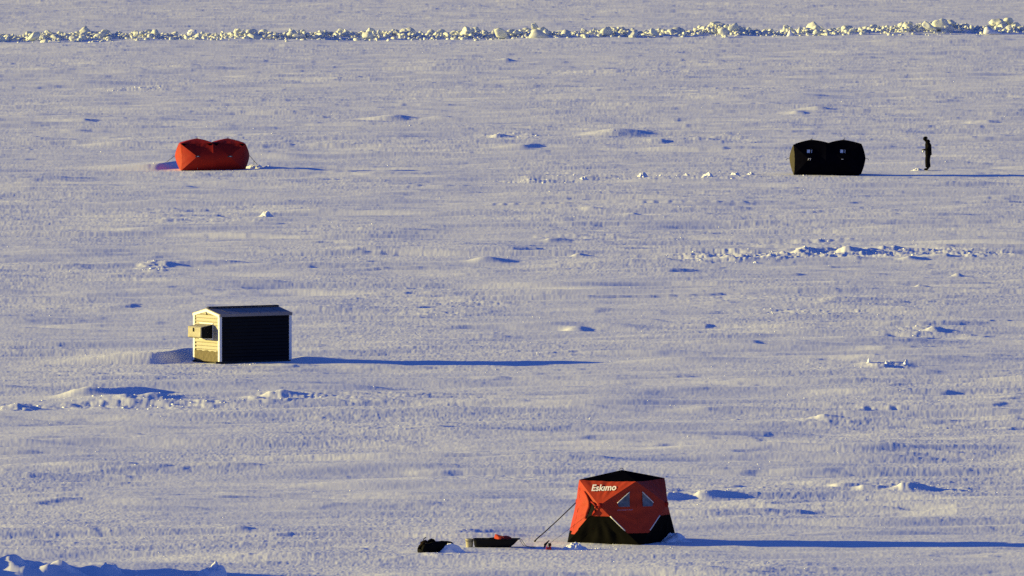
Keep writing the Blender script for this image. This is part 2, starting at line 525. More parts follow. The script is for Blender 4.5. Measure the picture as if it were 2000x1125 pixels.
def lump_verts(sub, seed, cuts=7, soft=0.12):
    v = ICO[sub][0].copy()
    r = np.random.default_rng(seed)
    for _ in range(cuts):
        n = r.normal(size=3); n /= np.linalg.norm(n)
        d = r.uniform(0.5, 0.85)
        s = v @ n
        over = np.maximum(s - d, 0)
        v -= (over * 0.92)[:, None] * n[None, :]
    off = r.uniform(0, 50, 3)
    n = pn(v[:, 0] * 1.7 + off[0] + v[:, 2], v[:, 1] * 1.7 + off[1], seed) + 0.6 * pn(v[:, 2] * 3.5 + off[2], v[:, 0] * 3.5 - v[:, 1] * 2, seed + 1)
    v *= (1 + soft * n)[:, None]
    return v

def mesh_np(name, v, f, smooth=True):
    me = bpy.data.meshes.new(name)
    me.vertices.add(len(v))
    me.vertices.foreach_set("co", np.asarray(v, dtype=np.float32).ravel())
    k = f.shape[1]
    me.loops.add(f.size)
    me.loops.foreach_set("vertex_index", np.asarray(f, dtype=np.int32).ravel())
    me.polygons.add(len(f))
    me.polygons.foreach_set("loop_start", np.arange(0, f.size, k, dtype=np.int32))
    me.update(calc_edges=True)
    if smooth:
        me.polygons.foreach_set("use_smooth", np.ones(len(f), dtype=bool))
    return me

def clods(name, xs, ys, sizes, material, label, cat, sub=1, flat=0.5, lift=0.05, zadd=None, nproto=12):
    """countless small pieces as one object"""
    protos = [lump_verts(sub, 500 + i, 4, 0.25) for i in range(nproto)]
    f0 = ICO[sub][1]
    z0 = terrain(xs, ys)
    if zadd is not None: z0 = z0 + zadd
    V = []; Fc = []
    n = len(f0); nv = len(protos[0])
    for i in range(len(xs)):
        a = rng.uniform(0, 2 * math.pi)
        p = protos[i % len(protos)]
        ca, sa = math.cos(a), math.sin(a)
        sx, sy, sz = sizes[i] * rng.uniform(0.8, 1.4), sizes[i] * rng.uniform(0.8, 1.4), sizes[i] * flat * rng.uniform(0.7, 1.4)
        q = p * np.array([sx, sy, sz])
        V.append(np.stack([q[:, 0] * ca - q[:, 1] * sa + xs[i], q[:, 0] * sa + q[:, 1] * ca + ys[i], q[:, 2] + z0[i] + sizes[i] * lift], axis=1))
        Fc.append(f0 + i * nv)
    me = mesh_np(name, np.concatenate(V), np.concatenate(Fc), smooth=(sub > 1))
    o = link(name, me, material)
    return tag(o, label, cat, kind='stuff')

# ------------------------------------------------------------------ snow piles
def snow_pile(px, py, rx, ry, h, label, seed, crag=0.25, peak=(0.0, 0.0), name="snow_pile", cat="snow pile", power=1.2, group=None):
    g = gp(px, py)
    nr_, na = 26, 72
    V = [(peak[0] * rx, peak[1] * ry, 0)]
    for i in range(1, nr_ + 1):
        t = i / nr_
        for k in range(na):
            a = 2 * math.pi * k / na
            c = (1 - t)
            V.append((math.cos(a) * rx * t + peak[0] * rx * c, math.sin(a) * ry * t + peak[1] * ry * c, t))
    V = np.array(V)
    t = V[:, 2].copy()
    edge = 1 + 0.25 * pn(V[:, 0] * 2.1 / rx + seed, V[:, 1] * 2.1 / ry, seed)
    prof = np.clip(1 - t ** 1.9, 0, 1) ** (power * 1.35)
    nz = pn(V[:, 0] / (0.30 * min(rx, 1)) + seed * 3.1, V[:, 1] / (0.30 * min(ry, 1)), seed + 1) + 0.6 * pn(V[:, 0] / 0.06 + seed, V[:, 1] / 0.06, seed + 2)
    z = h * prof * edge * (1 + crag * nz) + 0.10 * h * crag * nz * (t < 0.97)
    V[:, 0] *= edge; V[:, 1] *= edge
    gz = terrain(V[:, 0] + g.x, V[:, 1] + g.y)
    V[:, 2] = gz + z - 0.05 * (t > 0.98)
    faces = []
    for k in range(na):
        faces.append((0, 1 + k, 1 + (k + 1) % na, 1 + (k + 1) % na))
    Fq = []
    for i in range(nr_ - 1):
        for k in range(na):
            a = 1 + i * na + k; b = 1 + i * na + (k + 1) % na
            Fq.append((a, a + na, b + na, b))
    me = bpy.data.meshes.new(name)
    me.from_pydata(V.tolist(), [], [f[:3] for f in faces] + Fq)
    me.update()
    o = link(name, me, M['snow'], None, True)
    o.location = (g.x, g.y, 0)
    return tag(o, label, cat, group)

snow_pile(415, 1124, 0.40, 0.5, 0.30, "steep white snow lump with shaded right side, rightmost along the bottom left edge", 11, 0.2, (0.45, 0), power=0.6)
snow_pile(212, 1125, 0.36, 0.4, 0.20, "small ragged snow lump at the bottom edge, left of the steep shaded lump", 12, 0.3, (0.25, 0), power=0.6)
snow_pile(885, 1079.0, 0.36, 0.20, 0.23, "blue shaded snow heap leaning on the right end of the black gear bag", 13, 0.12, (-0.3, 0), power=0.9)
snow_pile(1122, 1069, 0.36, 0.28, 0.17, "low snow heap in front of the left corner of the black and orange tent", 14, 0.3, (0.1, 0), power=1.0)
snow_pile(1312, 1056, 0.55, 0.5, 0.20, "blue shaded snow banked against the right base of the black and orange tent", 15, 0.2, (0.1, 0), power=0.8)
snow_pile(500, 328, 0.55, 0.7, 0.17, "lumpy snow heap beside the right guy rope of the red tent", 16, 0.4, (-0.3, 0), power=0.9)
snow_pile(1789, 331, 0.30, 0.45, 0.09, "small snow heap at the feet of the person in black", 17, 0.3, (0.3, 0), power=0.9)
snow_pile(1255, 345, 0.28, 0.5, 0.17, "rounded white snow mound standing alone midway along the lumpy trail left of the black tent", 18, 0.3, (0.15, 0))
snow_pile(1383, 346, 0.36, 0.6, 0.22, "tallest white snow mound on the lumpy trail left of the black tent", 19, 0.3, (0.1, 0))
snow_pile(1140, 349, 0.25, 0.5, 0.13, "low white snow mound near the left end of the lumpy trail", 20, 0.3, (0.1, 0))
snow_pile(1340, 342, 0.24, 0.4, 0.13, "faint snow mound just left of the tallest mound on the lumpy trail", 21, 0.3)
snow_pile(1436, 341, 0.30, 0.5, 0.15, "snow mound just right of the tallest mound on the lumpy trail", 22, 0.3)
snow_pile(1466, 339, 0.20, 0.4, 0.12, "smallest bright snow mound on the lumpy trail, nearest the black tent", 23, 0.3)
snow_pile(523, 419, 0.30, 0.5, 0.17, "lone small snow mound on open snow below the red tent", 24, 0.3, (0.1, 0))
snow_pile(1697, 711, 0.085, 0.15, 0.15, "blocky white snow chunk, left of three standing on open snow right of the shack", 25, 0.25)
snow_pile(1731, 712, 0.07, 0.15, 0.14, "narrow snow chunk, middle of three standing on open snow right of the shack", 26, 0.3)
snow_pile(1769, 711, 0.10, 0.15, 0.18, "pointed snow chunk, right of three standing on open snow right of the shack", 27, 0.3, (0.3, 0))

# loose snow clods
def scatter_patch(n, px, py, wx, wy, lo, hi):
    g = gp(px, py)
    dy = gp(px, py - 1).y - g.y
    s = scale_at(py)
    a = rng.uniform(0, 2 * math.pi, n); r = np.sqrt(rng.uniform(0, 1, n))
    return g.x + np.cos(a) * r * wx / s, g.y + np.sin(a) * r * wy * dy, 0.75 * lo * (hi / lo) ** (rng.uniform(0, 1, n) ** 3)

XS, YS, SS = [], [], []
for (n, px, py, wx, wy, lo, hi) in [(420, 1420, 501, 150, 11, .03, .14), (420, 1640, 493, 160, 10, .03, .15), (120, 1850, 492, 130, 6, .03, .12),
        (800, 290, 785, 230, 14, .02, .12), (160, 560, 775, 80, 10, .02, .10), (180, 30, 791, 70, 6, .02, .09), (120, 300, 519, 38, 8, .03, .12),
        (130, 1740, 714, 70, 6, .02, .10), (220, 1030, 352, 90, 5, .03, .14), (260, 1290, 344, 240, 5, .03, .14), (320, 220, 1122, 260, 10, .015, .09),
        (420, 1215, 1063, 120, 6, .015, .06), (110, 1130, 1070, 60, 6, .015, .06), (200, 1800, 955, 100, 8, .015, .09), (120, 1360, 963, 70, 8, .015, .08),
        (130, 440, 709, 90, 3, .02, .07), (160, 420, 334, 90, 3, .03, .09), (130, 1610, 342, 90, 3, .03, .09), (100, 500, 326, 35, 5, .03, .12),
        (240, 1560, 608, 180, 9, .02, .08), (160, 1820, 648, 80, 8, .02, .09), (120, 860, 1083, 50, 4, .012, .05), (160, 1580, 468, 250, 7, .03, .10),
        (140, 870, 615, 100, 8, .02, .07), (90, 1000, 264, 60, 5, .04, .14), (120, 1390, 265, 90, 8, .04, .12), (120, 260, 174, 80, 4, .05, .15)]:
    a, b, c = scatter_patch(int(n * 0.2), px, py, wx, wy, lo, hi)
    XS.append(a); YS.append(b); SS.append(c)
# thin scatter over the whole field
n = 5000
py = rng.uniform(85, 1130, n); px = rng.uniform(-150, 2150, n)
gx = np.array([gp(a, b)[:2] for a, b in zip(px, py)])
keep = pn(gx[:, 0] / 6.0, gx[:, 1] / 16.0, 77) > 0.0
XS.append(gx[keep, 0]); YS.append(gx[keep, 1]); SS.append((0.010 + 0.030 * rng.uniform(0, 1, keep.sum()) ** 4) * (1.6 - py[keep] / 1400))
XS = np.concatenate(XS); YS = np.concatenate(YS); SS = np.concatenate(SS)
clods("snow_clods", XS, YS, SS, M['snow'], "loose white snow clods scattered over the open snow", "snow clods")

# ------------------------------------------------------------------ ridge of broken ice across the lake
RG = "broken ice lumps in the long ridge"
ICE_LABEL = "pale greenish lump of broken ice piled in the long ridge across the far lake"
protos = [mesh_np("ice_block", lump_verts(3, 900 + i, 8, 0.16), ICO[3][1]) for i in range(14)]
for me in protos: me.materials.append(M['ice'])


for i in range(288):
    px = -60 + 2120 * (i + rng.uniform(0, 1)) / 288
    g = gp(px, ridge_py(px) - rng.uniform(-1.2, 4.2))
    hh = float(ridge_profile(np.array([g.x]))[0])
    s = (0.17 + 0.33 * rng.uniform(0, 1) ** 2) * (0.65 + 0.65 * hh)
    o = bpy.data.objects.new("ice_block", protos[i % len(protos)])
    COL.objects.link(o)
    z = 0.08 + rng.uniform(0.0, 0.6) * max(hh, 0.1)
    o.location = (g.x, g.y, z)
    o.rotation_euler = (rng.uniform(-0.7, 0.7), rng.uniform(-0.7, 0.7), rng.uniform(0, 6.28))
    o.scale = (s * rng.uniform(0.85, 1.4), s * rng.uniform(0.85, 1.4), s * rng.uniform(0.55, 0.95))
    tag(o, ICE_LABEL, "ice block", RG)

def big_ice(px, py, sx, sy, sz, zc, label, seed, rot=(0, 0, 0), material='ice', cuts=6, soft=0.22):
    py = py + 2.5; sx *= 0.85; sy *= 0.85; sz *= 0.85; zc *= 0.85
    me = mesh_np("ice_block", lump_verts(3, seed, cuts, soft), ICO[3][1])
    o = link("ice_block", me, M[material])
    g = gp(px, py)
    o.location = (g.x, g.y, zc)
    o.scale = (sx, sy, sz)
    o.rotation_euler = rot
    return tag(o, label, "ice block")

def ice_fin(px, py, prof, thick, label, material='ice', cat="ice block"):
    """a tilted slab with a rounded outline"""
    g = gp(px, py + 2.5)
    bm = bmesh.new()
    n = len(prof)
    layers = []
    for k, (yy, s) in enumerate([(-1, .72), (-0.6, .95), (0, 1), (0.6, .95), (1, .72)]):
        cx = sum(p[0] for p in prof) / n; cz = sum(p[1] for p in prof) / n
        layers.append([bm.verts.new(Vector((cx + (x - cx) * s, yy * thick, (cz + (z - cz) * s) if z > 0.02 else z))) for (x, z) in prof])
    for a, b in zip(layers[:-1], layers[1:]):
        for i in range(n):
            bm.faces.new((a[i], a[(i + 1) % n], b[(i + 1) % n], b[i]))
    bm.faces.new(layers[0][::-1]); bm.faces.new(layers[-1])
    bmesh.ops.recalc_face_normals(bm, faces=bm.faces)
    bmesh.ops.triangulate(bm, faces=[f for f in bm.faces if len(f.verts) > 4])
    o = obj("ice_block", bm, M[material], None, True)
    o.location = (g.x, g.y, -0.03)
    return tag(o, label, cat)

ice_fin(165, 74, [(-0.95, 0), (-0.72, .28), (-0.45, .62), (-0.15, .92), (0.12, 1.08), (0.22, .92), (0.42, .72), (0.68, .42), (0.85, 0)], 0.6,
        "tallest peaked ice hump of the ridge, near its left end")
ice_fin(1052, 71, [(-0.85, 0), (-0.62, .35), (-0.5, .62), (-0.2, .72), (0.15, .60), (0.5, .36), (0.95, .05), (1.0, 0)], 0.5,
        "ice wedge with bright left edge and dark right side near the ridge's middle")
big_ice(1044, 67, 0.42, 0.5, 0.32, 0.84, "round cream ice lump sitting on the dark wedge in the middle of the ridge", 301)
ice_fin(1318, 66, [(-0.75, 0), (-0.45, .40), (-0.1, .62), (0.35, .66), (0.7, .50), (0.95, .2), (1.0, 0)], 0.6,
        "smooth rounded ice slab with white wedge at its left foot, right of the ridge's middle")
big_ice(1395, 60, 0.75, 0.6, 0.30, 0.72, "long flat topped ice slab lying high on the ridge above the smaller lumps", 303, (0.1, 0.05, 0.1))
big_ice(1850, 61, 0.62, 0.55, 0.34, 0.30, "lower of two rounded boulders of ice stacked on each other toward the right", 304, (0.1, 0, 0.3))
big_ice(1856, 60.5, 0.68, 0.55, 0.32, 0.84, "upper of two rounded boulders of ice stacked on each other toward the right", 305, (0.1, -0.1, 0.2))
ice_fin(1932, 63, [(-0.45, 0), (-0.42, .30), (-0.30, .55), (-0.05, .52), (0.35, .30), (0.95, .06), (1.0, 0)], 0.35,
        "blue shaded leaning slab with bright left edge near the ridge's right end", 'snow')
big_ice(1950, 58.5, 0.85, 0.7, 0.48, 0.66, "wide knobbly ice mass behind the leaning blue slab at the ridge's right end", 307, (0, 0.1, 0.2), cuts=3, soft=0.4)
big_ice(1969, 58, 0.50, 0.5, 0.42, 0.85, "knob of ice on the right shoulder of the wide knobbly mass", 308, cuts=3, soft=0.4)
big_ice(490, 73, 0.60, 0.5, 0.42, 0.50, "broad rounded ice lump with shaded top, a quarter along the ridge from the left", 309)
big_ice(568, 71, 0.20, 0.3, 0.45, 0.45, "upright finger of pale ice standing in the left third of the ridge", 310)
big_ice(375, 69.5, 0.45, 0.6, 0.34, 0.40, "snow covered lump standing just behind the left part of the ridge", 311, material='snow')
ice_fin(1543, 68, [(-0.28, 0), (-0.12, .35), (0.0, .62), (0.1, .42), (0.26, .1), (0.3, 0)], 0.25, "small white pointed cone at the front foot of the ridge, right of its middle", 'snow')
big_ice(1597, 66, 0.48, 0.4, 0.28, 0.25, "dark shaded ice block overhung by cream lumps right of the white cone", 313)
big_ice(93, 73, 0.36, 0.4, 0.36, 0.42, "bright cream ice lump left of the tallest hump near the left end", 314)

# the countless small bits between
n = 6500
px = rng.uniform(-150, 2150, n)
off = rng.normal(1.6, 1.7, n)
gg = np.array([gp(a, ridge_py(a) - b)[:2] for a, b in zip(px, off)])
hp = np.clip(ridge_profile(gg[:, 0]), 0.05, 1.2)
zz = rng.uniform(0, 1, n) ** 1.3 * hp * 0.42 * np.exp(-((off - 1.4) / 2.4) ** 2)
clods("ice_rubble", gg[:, 0], gg[:, 1], 0.06 + 0.16 * rng.uniform(0, 1, n) ** 2, M['ice'],
      "small broken ice rubble filling the long ridge between the larger lumps", "ice rubble", sub=2, flat=0.8, lift=0.15, zadd=zz)

# ------------------------------------------------------------------ pop-up tents: fabric stretched over poles from a hub
class Tri:
    """triangle of fabric: corners a and b on the frame, c the hub; the free edge a-b sags by the vector sag"""
    def __init__(s, a, b, c, sag):
        s.a, s.b, s.c, s.sag = Vector(a), Vector(b), Vector(c), Vector(sag)
        s.n = (s.b - s.a).cross(s.c - s.a).normalized()
    bow = Vector((0, 0, 0))
    def P(s, wa, wb, lift=0.0, wr=0.0):
        wc = 1 - wa - wb
        p = s.a * wa + s.b * wb + s.c * wc + s.sag * (4 * wa * wb) + s.bow * (4 * wc * (wa + wb))
        return p + s.n * lift
    def bary(s, p):
        v0, v1, v2 = s.a - s.c, s.b - s.c, p - s.c
        d00, d01, d11, d20, d21 = v0.dot(v0), v0.dot(v1), v1.dot(v1), v2.dot(v0), v2.dot(v1)
        den = d00 * d11 - d01 * d01
        return ((d11 * d20 - d01 * d21) / den, (d00 * d21 - d01 * d20) / den)

def add_tri(bm, T, n=22, wrinkle=0.006, seed=0):
    grid = {}
    for i in range(n + 1):
        for j in range(n + 1 - i):
            wa, wb = i / n, j / n
            p = T.P(wa, wb)
            k = min(wa * wb * 9, 1) * 1.0 + min(wa, wb, 1 - wa - wb) * 2
            ang = wb / max(wa + wb, 1e-3)
            w = float(pn(np.array([ang * 9.0 + seed]), np.array([(1 - wa - wb) * 2.0]), seed + 3)[0])
            p = p + T.n * (wrinkle * w * min(k, 1.2))
            grid[i, j] = bm.verts.new(p)
    for i in range(n):
        for j in range(n - i):
            bm.faces.new((grid[i, j], grid[i + 1, j], grid[i, j + 1]))
            if i + j < n - 1:
                bm.faces.new((grid[i + 1, j], grid[i + 1, j + 1], grid[i, j + 1]))

def cut(bm, co, no, keep_above):
    bmesh.ops.bisect_plane(bm, geom=list(bm.verts) + list(bm.edges) + list(bm.faces), plane_co=co, plane_no=no,
                           clear_inner=keep_above, clear_outer=not keep_above)

def merge(dst, src):
    me = bpy.data.meshes.new("tmp")
    src.to_mesh(me); src.free()
    dst.from_mesh(me)
    bpy.data.meshes.remove(me)

def tent_wall(TL, TR, BR, BL, hub, centre, sag_side, sag_top, sag_bot, bow=0.035):
    """the four fabric triangles of one wall, seen from outside"""
    def inward(p, q):
        m = (Vector(p) + Vector(q)) / 2
        return Vector((centre.x - m.x, centre.y - m.y, 0)).normalized()
    t = Tri(TR, TL, hub, inward(TL, TR) * sag_top + Vector((0, 0, -sag_top * 0.45)))
    r = Tri(BR, TR, hub, inward(TR, BR) * sag_side)
    b = Tri(BL, BR, hub, inward(BL, BR) * sag_bot)
    l = Tri(TL, BL, hub, inward(TL, BL) * sag_side)
    m = (Vector(TL) + Vector(TR) + Vector(BL) + Vector(BR)) / 4
    out = (Vector(hub) - m); out.z = 0
    for q in (t, r, b, l):
        q.bow = out.normalized() * bow
    return {'top': t, 'right': r, 'bottom': b, 'left': l}

def rotz(v, a):
    return Vector((v[0] * math.cos(a) - v[1] * math.sin(a), v[0] * math.sin(a) + v[1] * math.cos(a), v[2]))

def text_mesh(body, size, shear, bold):
    c = bpy.data.curves.new("lettering", 'FONT')
    c.body = body
    c.size = size
    c.shear = shear
    c.offset = bold
    c.resolution_u = 3
    c.fill_mode = 'FRONT'
    o = bpy.data.objects.new("lettering", c)
    COL.objects.link(o)
    dg = bpy.context.evaluated_depsgraph_get()
    me = bpy.data.meshes.new_from_object(o.evaluated_get(dg))
    bpy.data.objects.remove(o)
    v = np.array([w.co[:] for w in me.vertices])
    f = [list(p.vertices) for p in me.polygons]
    return v, f

def orange_tent():
    phi = R(27.3)
    left = Vector((-math.cos(phi), math.sin(phi), 0)); right = Vector((math.sin(phi), math.cos(phi), 0))
    fb = gp(1250, 1063)
    S, T = 2.27, 1.77
    C = fb + (left + right) * (S / 2)
    t = thing("hub_tent", "black and orange pop-up tent with white lettering and two side windows, pitched in the foreground", "tent", C)
    u = [(-left), (-right)]
    e1, e2 = -left, -right        # outward axes towards the front corner: e1 = right-hand, e2 = towards camera
    def corner(a, b, s, z): return (e1 * a + e2 * b) * (s / 2) + Vector((0, 0, z))
    top = {(a, b): corner(a, b, T, 1.73) for a in (-1, 1) for b in (-1, 1)}
    bot = {(a, b): corner(a, b, S, -0.03) for a in (-1, 1) for b in (-1, 1)}
    cen = Vector((0, 0, 0))
    hubs = {}
    walls = {}
    for key, nrm, c1, c2 in (("front", e2, (-1, 1), (1, 1)), ("side", e1, (1, 1), (1, -1)), ("back", -e2, (1, -1), (-1, -1)), ("far", -e1, (-1, -1), (-1, 1))):
        hub = nrm * (0.985 + 0.42) + Vector((0, 0, 1.06))
        hubs[key] = hub
        walls[key] = tent_wall(top[c1], top[c2], bot[c2], bot[c1], hub, cen, 0.13, 0.06, 0.02, 0.02)
    for wi, (key, W) in enumerate(walls.items()):
        red = bmesh.new(); blk = bmesh.new()
        for ti, (nm, tri) in enumerate(W.items()):
            for above, dst in ((True, red), (False, blk)):
                b = bmesh.new()
                add_tri(b, tri, 26, 0.022 if nm != 'bottom' else 0.045, seed=wi * 10 + ti)
                if nm == 'bottom':
                    cut(b, Vector((0, 0, 0.76)), Vector((0, 0, 1)), above)
                elif nm in ('left', 'right'):
                    cut(b, Vector((0, 0, 0.30 if key != 'front' or nm == 'right' else 0.22)), Vector((0, 0, 1)), above)
                elif not above:
                    b.clear()
                merge(dst, b)
        rw = obj("wall_panel", red, M['orange'], t, True)
        obj("wall_skirt", blk, M['olive_fabric'], t, True)
    # roof
    rb = bmesh.new()
    peak = Vector((0, 0, 1.98))
    order = [(-1, 1), (1, 1), (1, -1), (-1, -1)]
    for i in range(4):
        a, b = top[order[i]], top[order[(i + 1) % 4]]
        m = (a + b) / 2
        inw = Vector((-m.x, -m.y, 0)).normalized()
        T_ = Tri(a + Vector((0, 0, .004)), b + Vector((0, 0, .004)), peak, inw * 0.06 + Vector((0, 0, -0.027)))
        add_tri(rb, T_, 16, 0.008, 50 + i)
    obj("roof", rb, M['black_fabric'], t, True)
    lb = bmesh.new()
    add_tube(lb, [peak + Vector((0.05 * math.cos(a) - 0.01, 0, 0.05 * math.sin(a))) for a in np.linspace(0, math.pi, 9)], 0.008, 6)
    obj("roof_loop", lb, M['rope'], t, True)
    # hub knobs
    for key, nrm in (("front", e2), ("side", e1), ("back", -e2), ("far", -e1)):
        hb = bmesh.new()
        h = hubs[key]
        add_tube(hb, [h - nrm * 0.03, h + nrm * 0.015, h + nrm * 0.03], [0.075, 0.07, 0.04], 14)
        obj("hub_patch", hb, M['red'], t, True)
    # piping along the lower poles
    for key, a_c, tcut in (("front", (1, 1), (0.42, 0.96)), ("front", (-1, 1), (0.40, 0.86)), ("side", (1, 1), (0.40, 0.86))):
        pb = bmesh.new()
        hub = hubs[key]; c = bot[a_c]
        pts = [hub.lerp(c, s) + (hub - cen).normalized() * 0.012 for s in np.linspace((hub.z - 0.76) / (hub.z + .03), (hub.z - 0.36) / (hub.z + .03), 6)]
        add_tube(pb, pts, 0.017, 6)
        obj("reflective_piping", pb, M['piping'] if not (key == 'front' and a_c == (-1, 1)) else M['olive_fabric'], t, True)
    # poles showing as ridges under the fabric
    # windows on the two triangles beside the front corner
    TF = walls['front']['right']; TS = walls['side']['left']
    def hit(T_, px, py):
        d = ray(px, py)
        n = T_.n
        org = Vector((0, 0, H)) - C
        k = (T_.a - org).dot(n) / d.dot(n)
        return T_.bary(org + d * k)
    cz = lambda q: (1080 + q[0] * 0.16, 900 + q[1] * 0.16)
    quad = [hit(TF, *cz(q)) for q in ((795, 520), (945, 385), (952, 565), (815, 565))]
    # front right tri: a = bottom right, b = top right ; side left tri: a = top left, b = bottom left
    for T_, sw in ((TF, False), (TS, True)):
        wb_ = [(b, a) if sw else (a, b) for (a, b) in quad]
        def bil(s, r, q=wb_):
            a = Vector(q[0]).lerp(Vector(q[1]), s); b = Vector(q[3]).lerp(Vector(q[2]), s)
            return a.lerp(b, r)
        w = bmesh.new()
        g = [[w.verts.new(T_.P(*bil(i / 8, j / 8), 0.034)) for j in range(9)] for i in range(9)]
        for i in range(8):
            for j in range(8):
                w.faces.new((g[i][j], g[i + 1][j], g[i + 1][j + 1], g[i][j + 1]))
        win = obj("window", w, M['clear_pane'], t, True)
        f = bmesh.new()
        add_tube(f, [T_.P(*bil(s, 0), 0.036) for s in np.linspace(0, 1, 9)], 0.013, 6)
        obj("window_edging", f, M['piping'], win, True)
    # lettering on the top triangle of the front wall
    TT = walls['front']['top']
    corners = [hit(TT, *cz(q)) for q in ((476, 372), (776, 362), (476, 292))]
    v, f = text_mesh("Esk\u0131mo", 1.0, 0.16, 0.022)
    x0, x1 = v[:, 0].min(), v[:, 0].max(); y0, y1 = 0.0, v[:, 1].max()
    b = bmesh.new()
    o_, xx, yy = [Vector(c) for c in corners]
    vs = []
    for p_ in v:
        q = o_ + (xx - o_) * ((p_[0] - x0) / (x1 - x0)) + (yy - o_) * (p_[1] / (y1 - y0))
        vs.append(b.verts.new(TT.P(q.x, q.y, 0.03)))
    for face in f:
        try: b.faces.new([vs[i] for i in face])
        except ValueError: pass
    obj("lettering", b, M['white_print'], t)
    corners = [hit(TF, *cz(q)) for q in ((795, 613), (985, 609), (800, 598))]
    v, f = text_mesh("FATFISH 949", 1.0, 0.2, 0.0)
    x0, x1 = v[:, 0].min(), v[:, 0].max(); y1 = v[:, 1].max()
    b = bmesh.new(); vs = []
    o_, xx, yy = [Vector(c) for c in corners]
    for p_ in v:
        q = o_ + (xx - o_) * ((p_[0] - x0) / (x1 - x0)) + (yy - o_) * (p_[1] / y1)
        vs.append(b.verts.new(TF.P(q.x, q.y, 0.03)))
    for face in f:
        try: b.faces.new([vs[i] for i in face])
        except ValueError: pass
    obj("small_lettering", b, M['grey_print'], t)
    # doorway on the left triangle of the front wall: a flat panel painting its inner shade, and its rolled flap
    TL_ = walls['front']['left']
    pts = [hit(TL_, *cz(q)) for q in ((462, 500), (525, 535), (500, 570), (530, 610), (498, 655), (404, 708), (425, 640), (450, 560))]
    b = bmesh.new()
    b.faces.new([b.verts.new(TL_.P(a, c, 0.02)) for a, c in pts])
    bmesh.ops.triangulate(b, faces=b.faces)
    obj("doorway", b, M['door_shade'], t)
    fl = bmesh.new()
    path = [hit(TL_, *cz(q)) for q in ((380, 370), (420, 430), (458, 500), (446, 560), (420, 640), (400, 715))]
    add_tube(fl, [TL_.P(a, c, 0.035) for a, c in path], [0.012, 0.03, 0.05, 0.055, 0.045, 0.015], 10)
    obj("door_flap", fl, M['orange'], t, True)
    fl = bmesh.new()
    path = [hit(TL_, *cz(q)) for q in ((455, 490), (505, 520), (545, 560), (520, 620), (495, 660))]
    add_tube(fl, [TL_.P(a, c, 0.03) for a, c in path], [0.01, 0.03, 0.045, 0.03, 0.012], 10)
    obj("door_flap", fl, M['red'], t, True)
    # guy ropes
    for key, (px, py), r0 in (("far", (1043, 1056), 0.015), ("front", (1061, 1069), 0.004)):
        g = gp(px, py) - C
        h = hubs[key]
        a = h; bpt = Vector((g.x, g.y, -0.02))
        rp = bmesh.new()
        pts = [a.lerp(bpt, s) + Vector((0, 0, -0.02 * 4 * s * (1 - s))) for s in np.linspace(0, 1, 12)]
        add_tube(rp, pts, [r0] * 12, 6)
        rope = obj("guy_rope", rp, M['rope'], t, True)
        an = bmesh.new()
        d = (a - bpt).normalized()
        add_tube(an, [bpt - Vector((0, 0, 0.06)), bpt + Vector((0.05, 0, 0.09)), bpt + Vector((0.17, 0, 0.22))] if key == 'front' else [bpt - Vector((0, 0, 0.06)), bpt + d * 0.10, bpt + d * 0.26], [0.045, 0.038, 0.010] if key == 'front' else [0.012, 0.018, 0.012], 8)
        obj("rope_anchor", an, M['rope'], rope, True)
    return t

orange_tent()

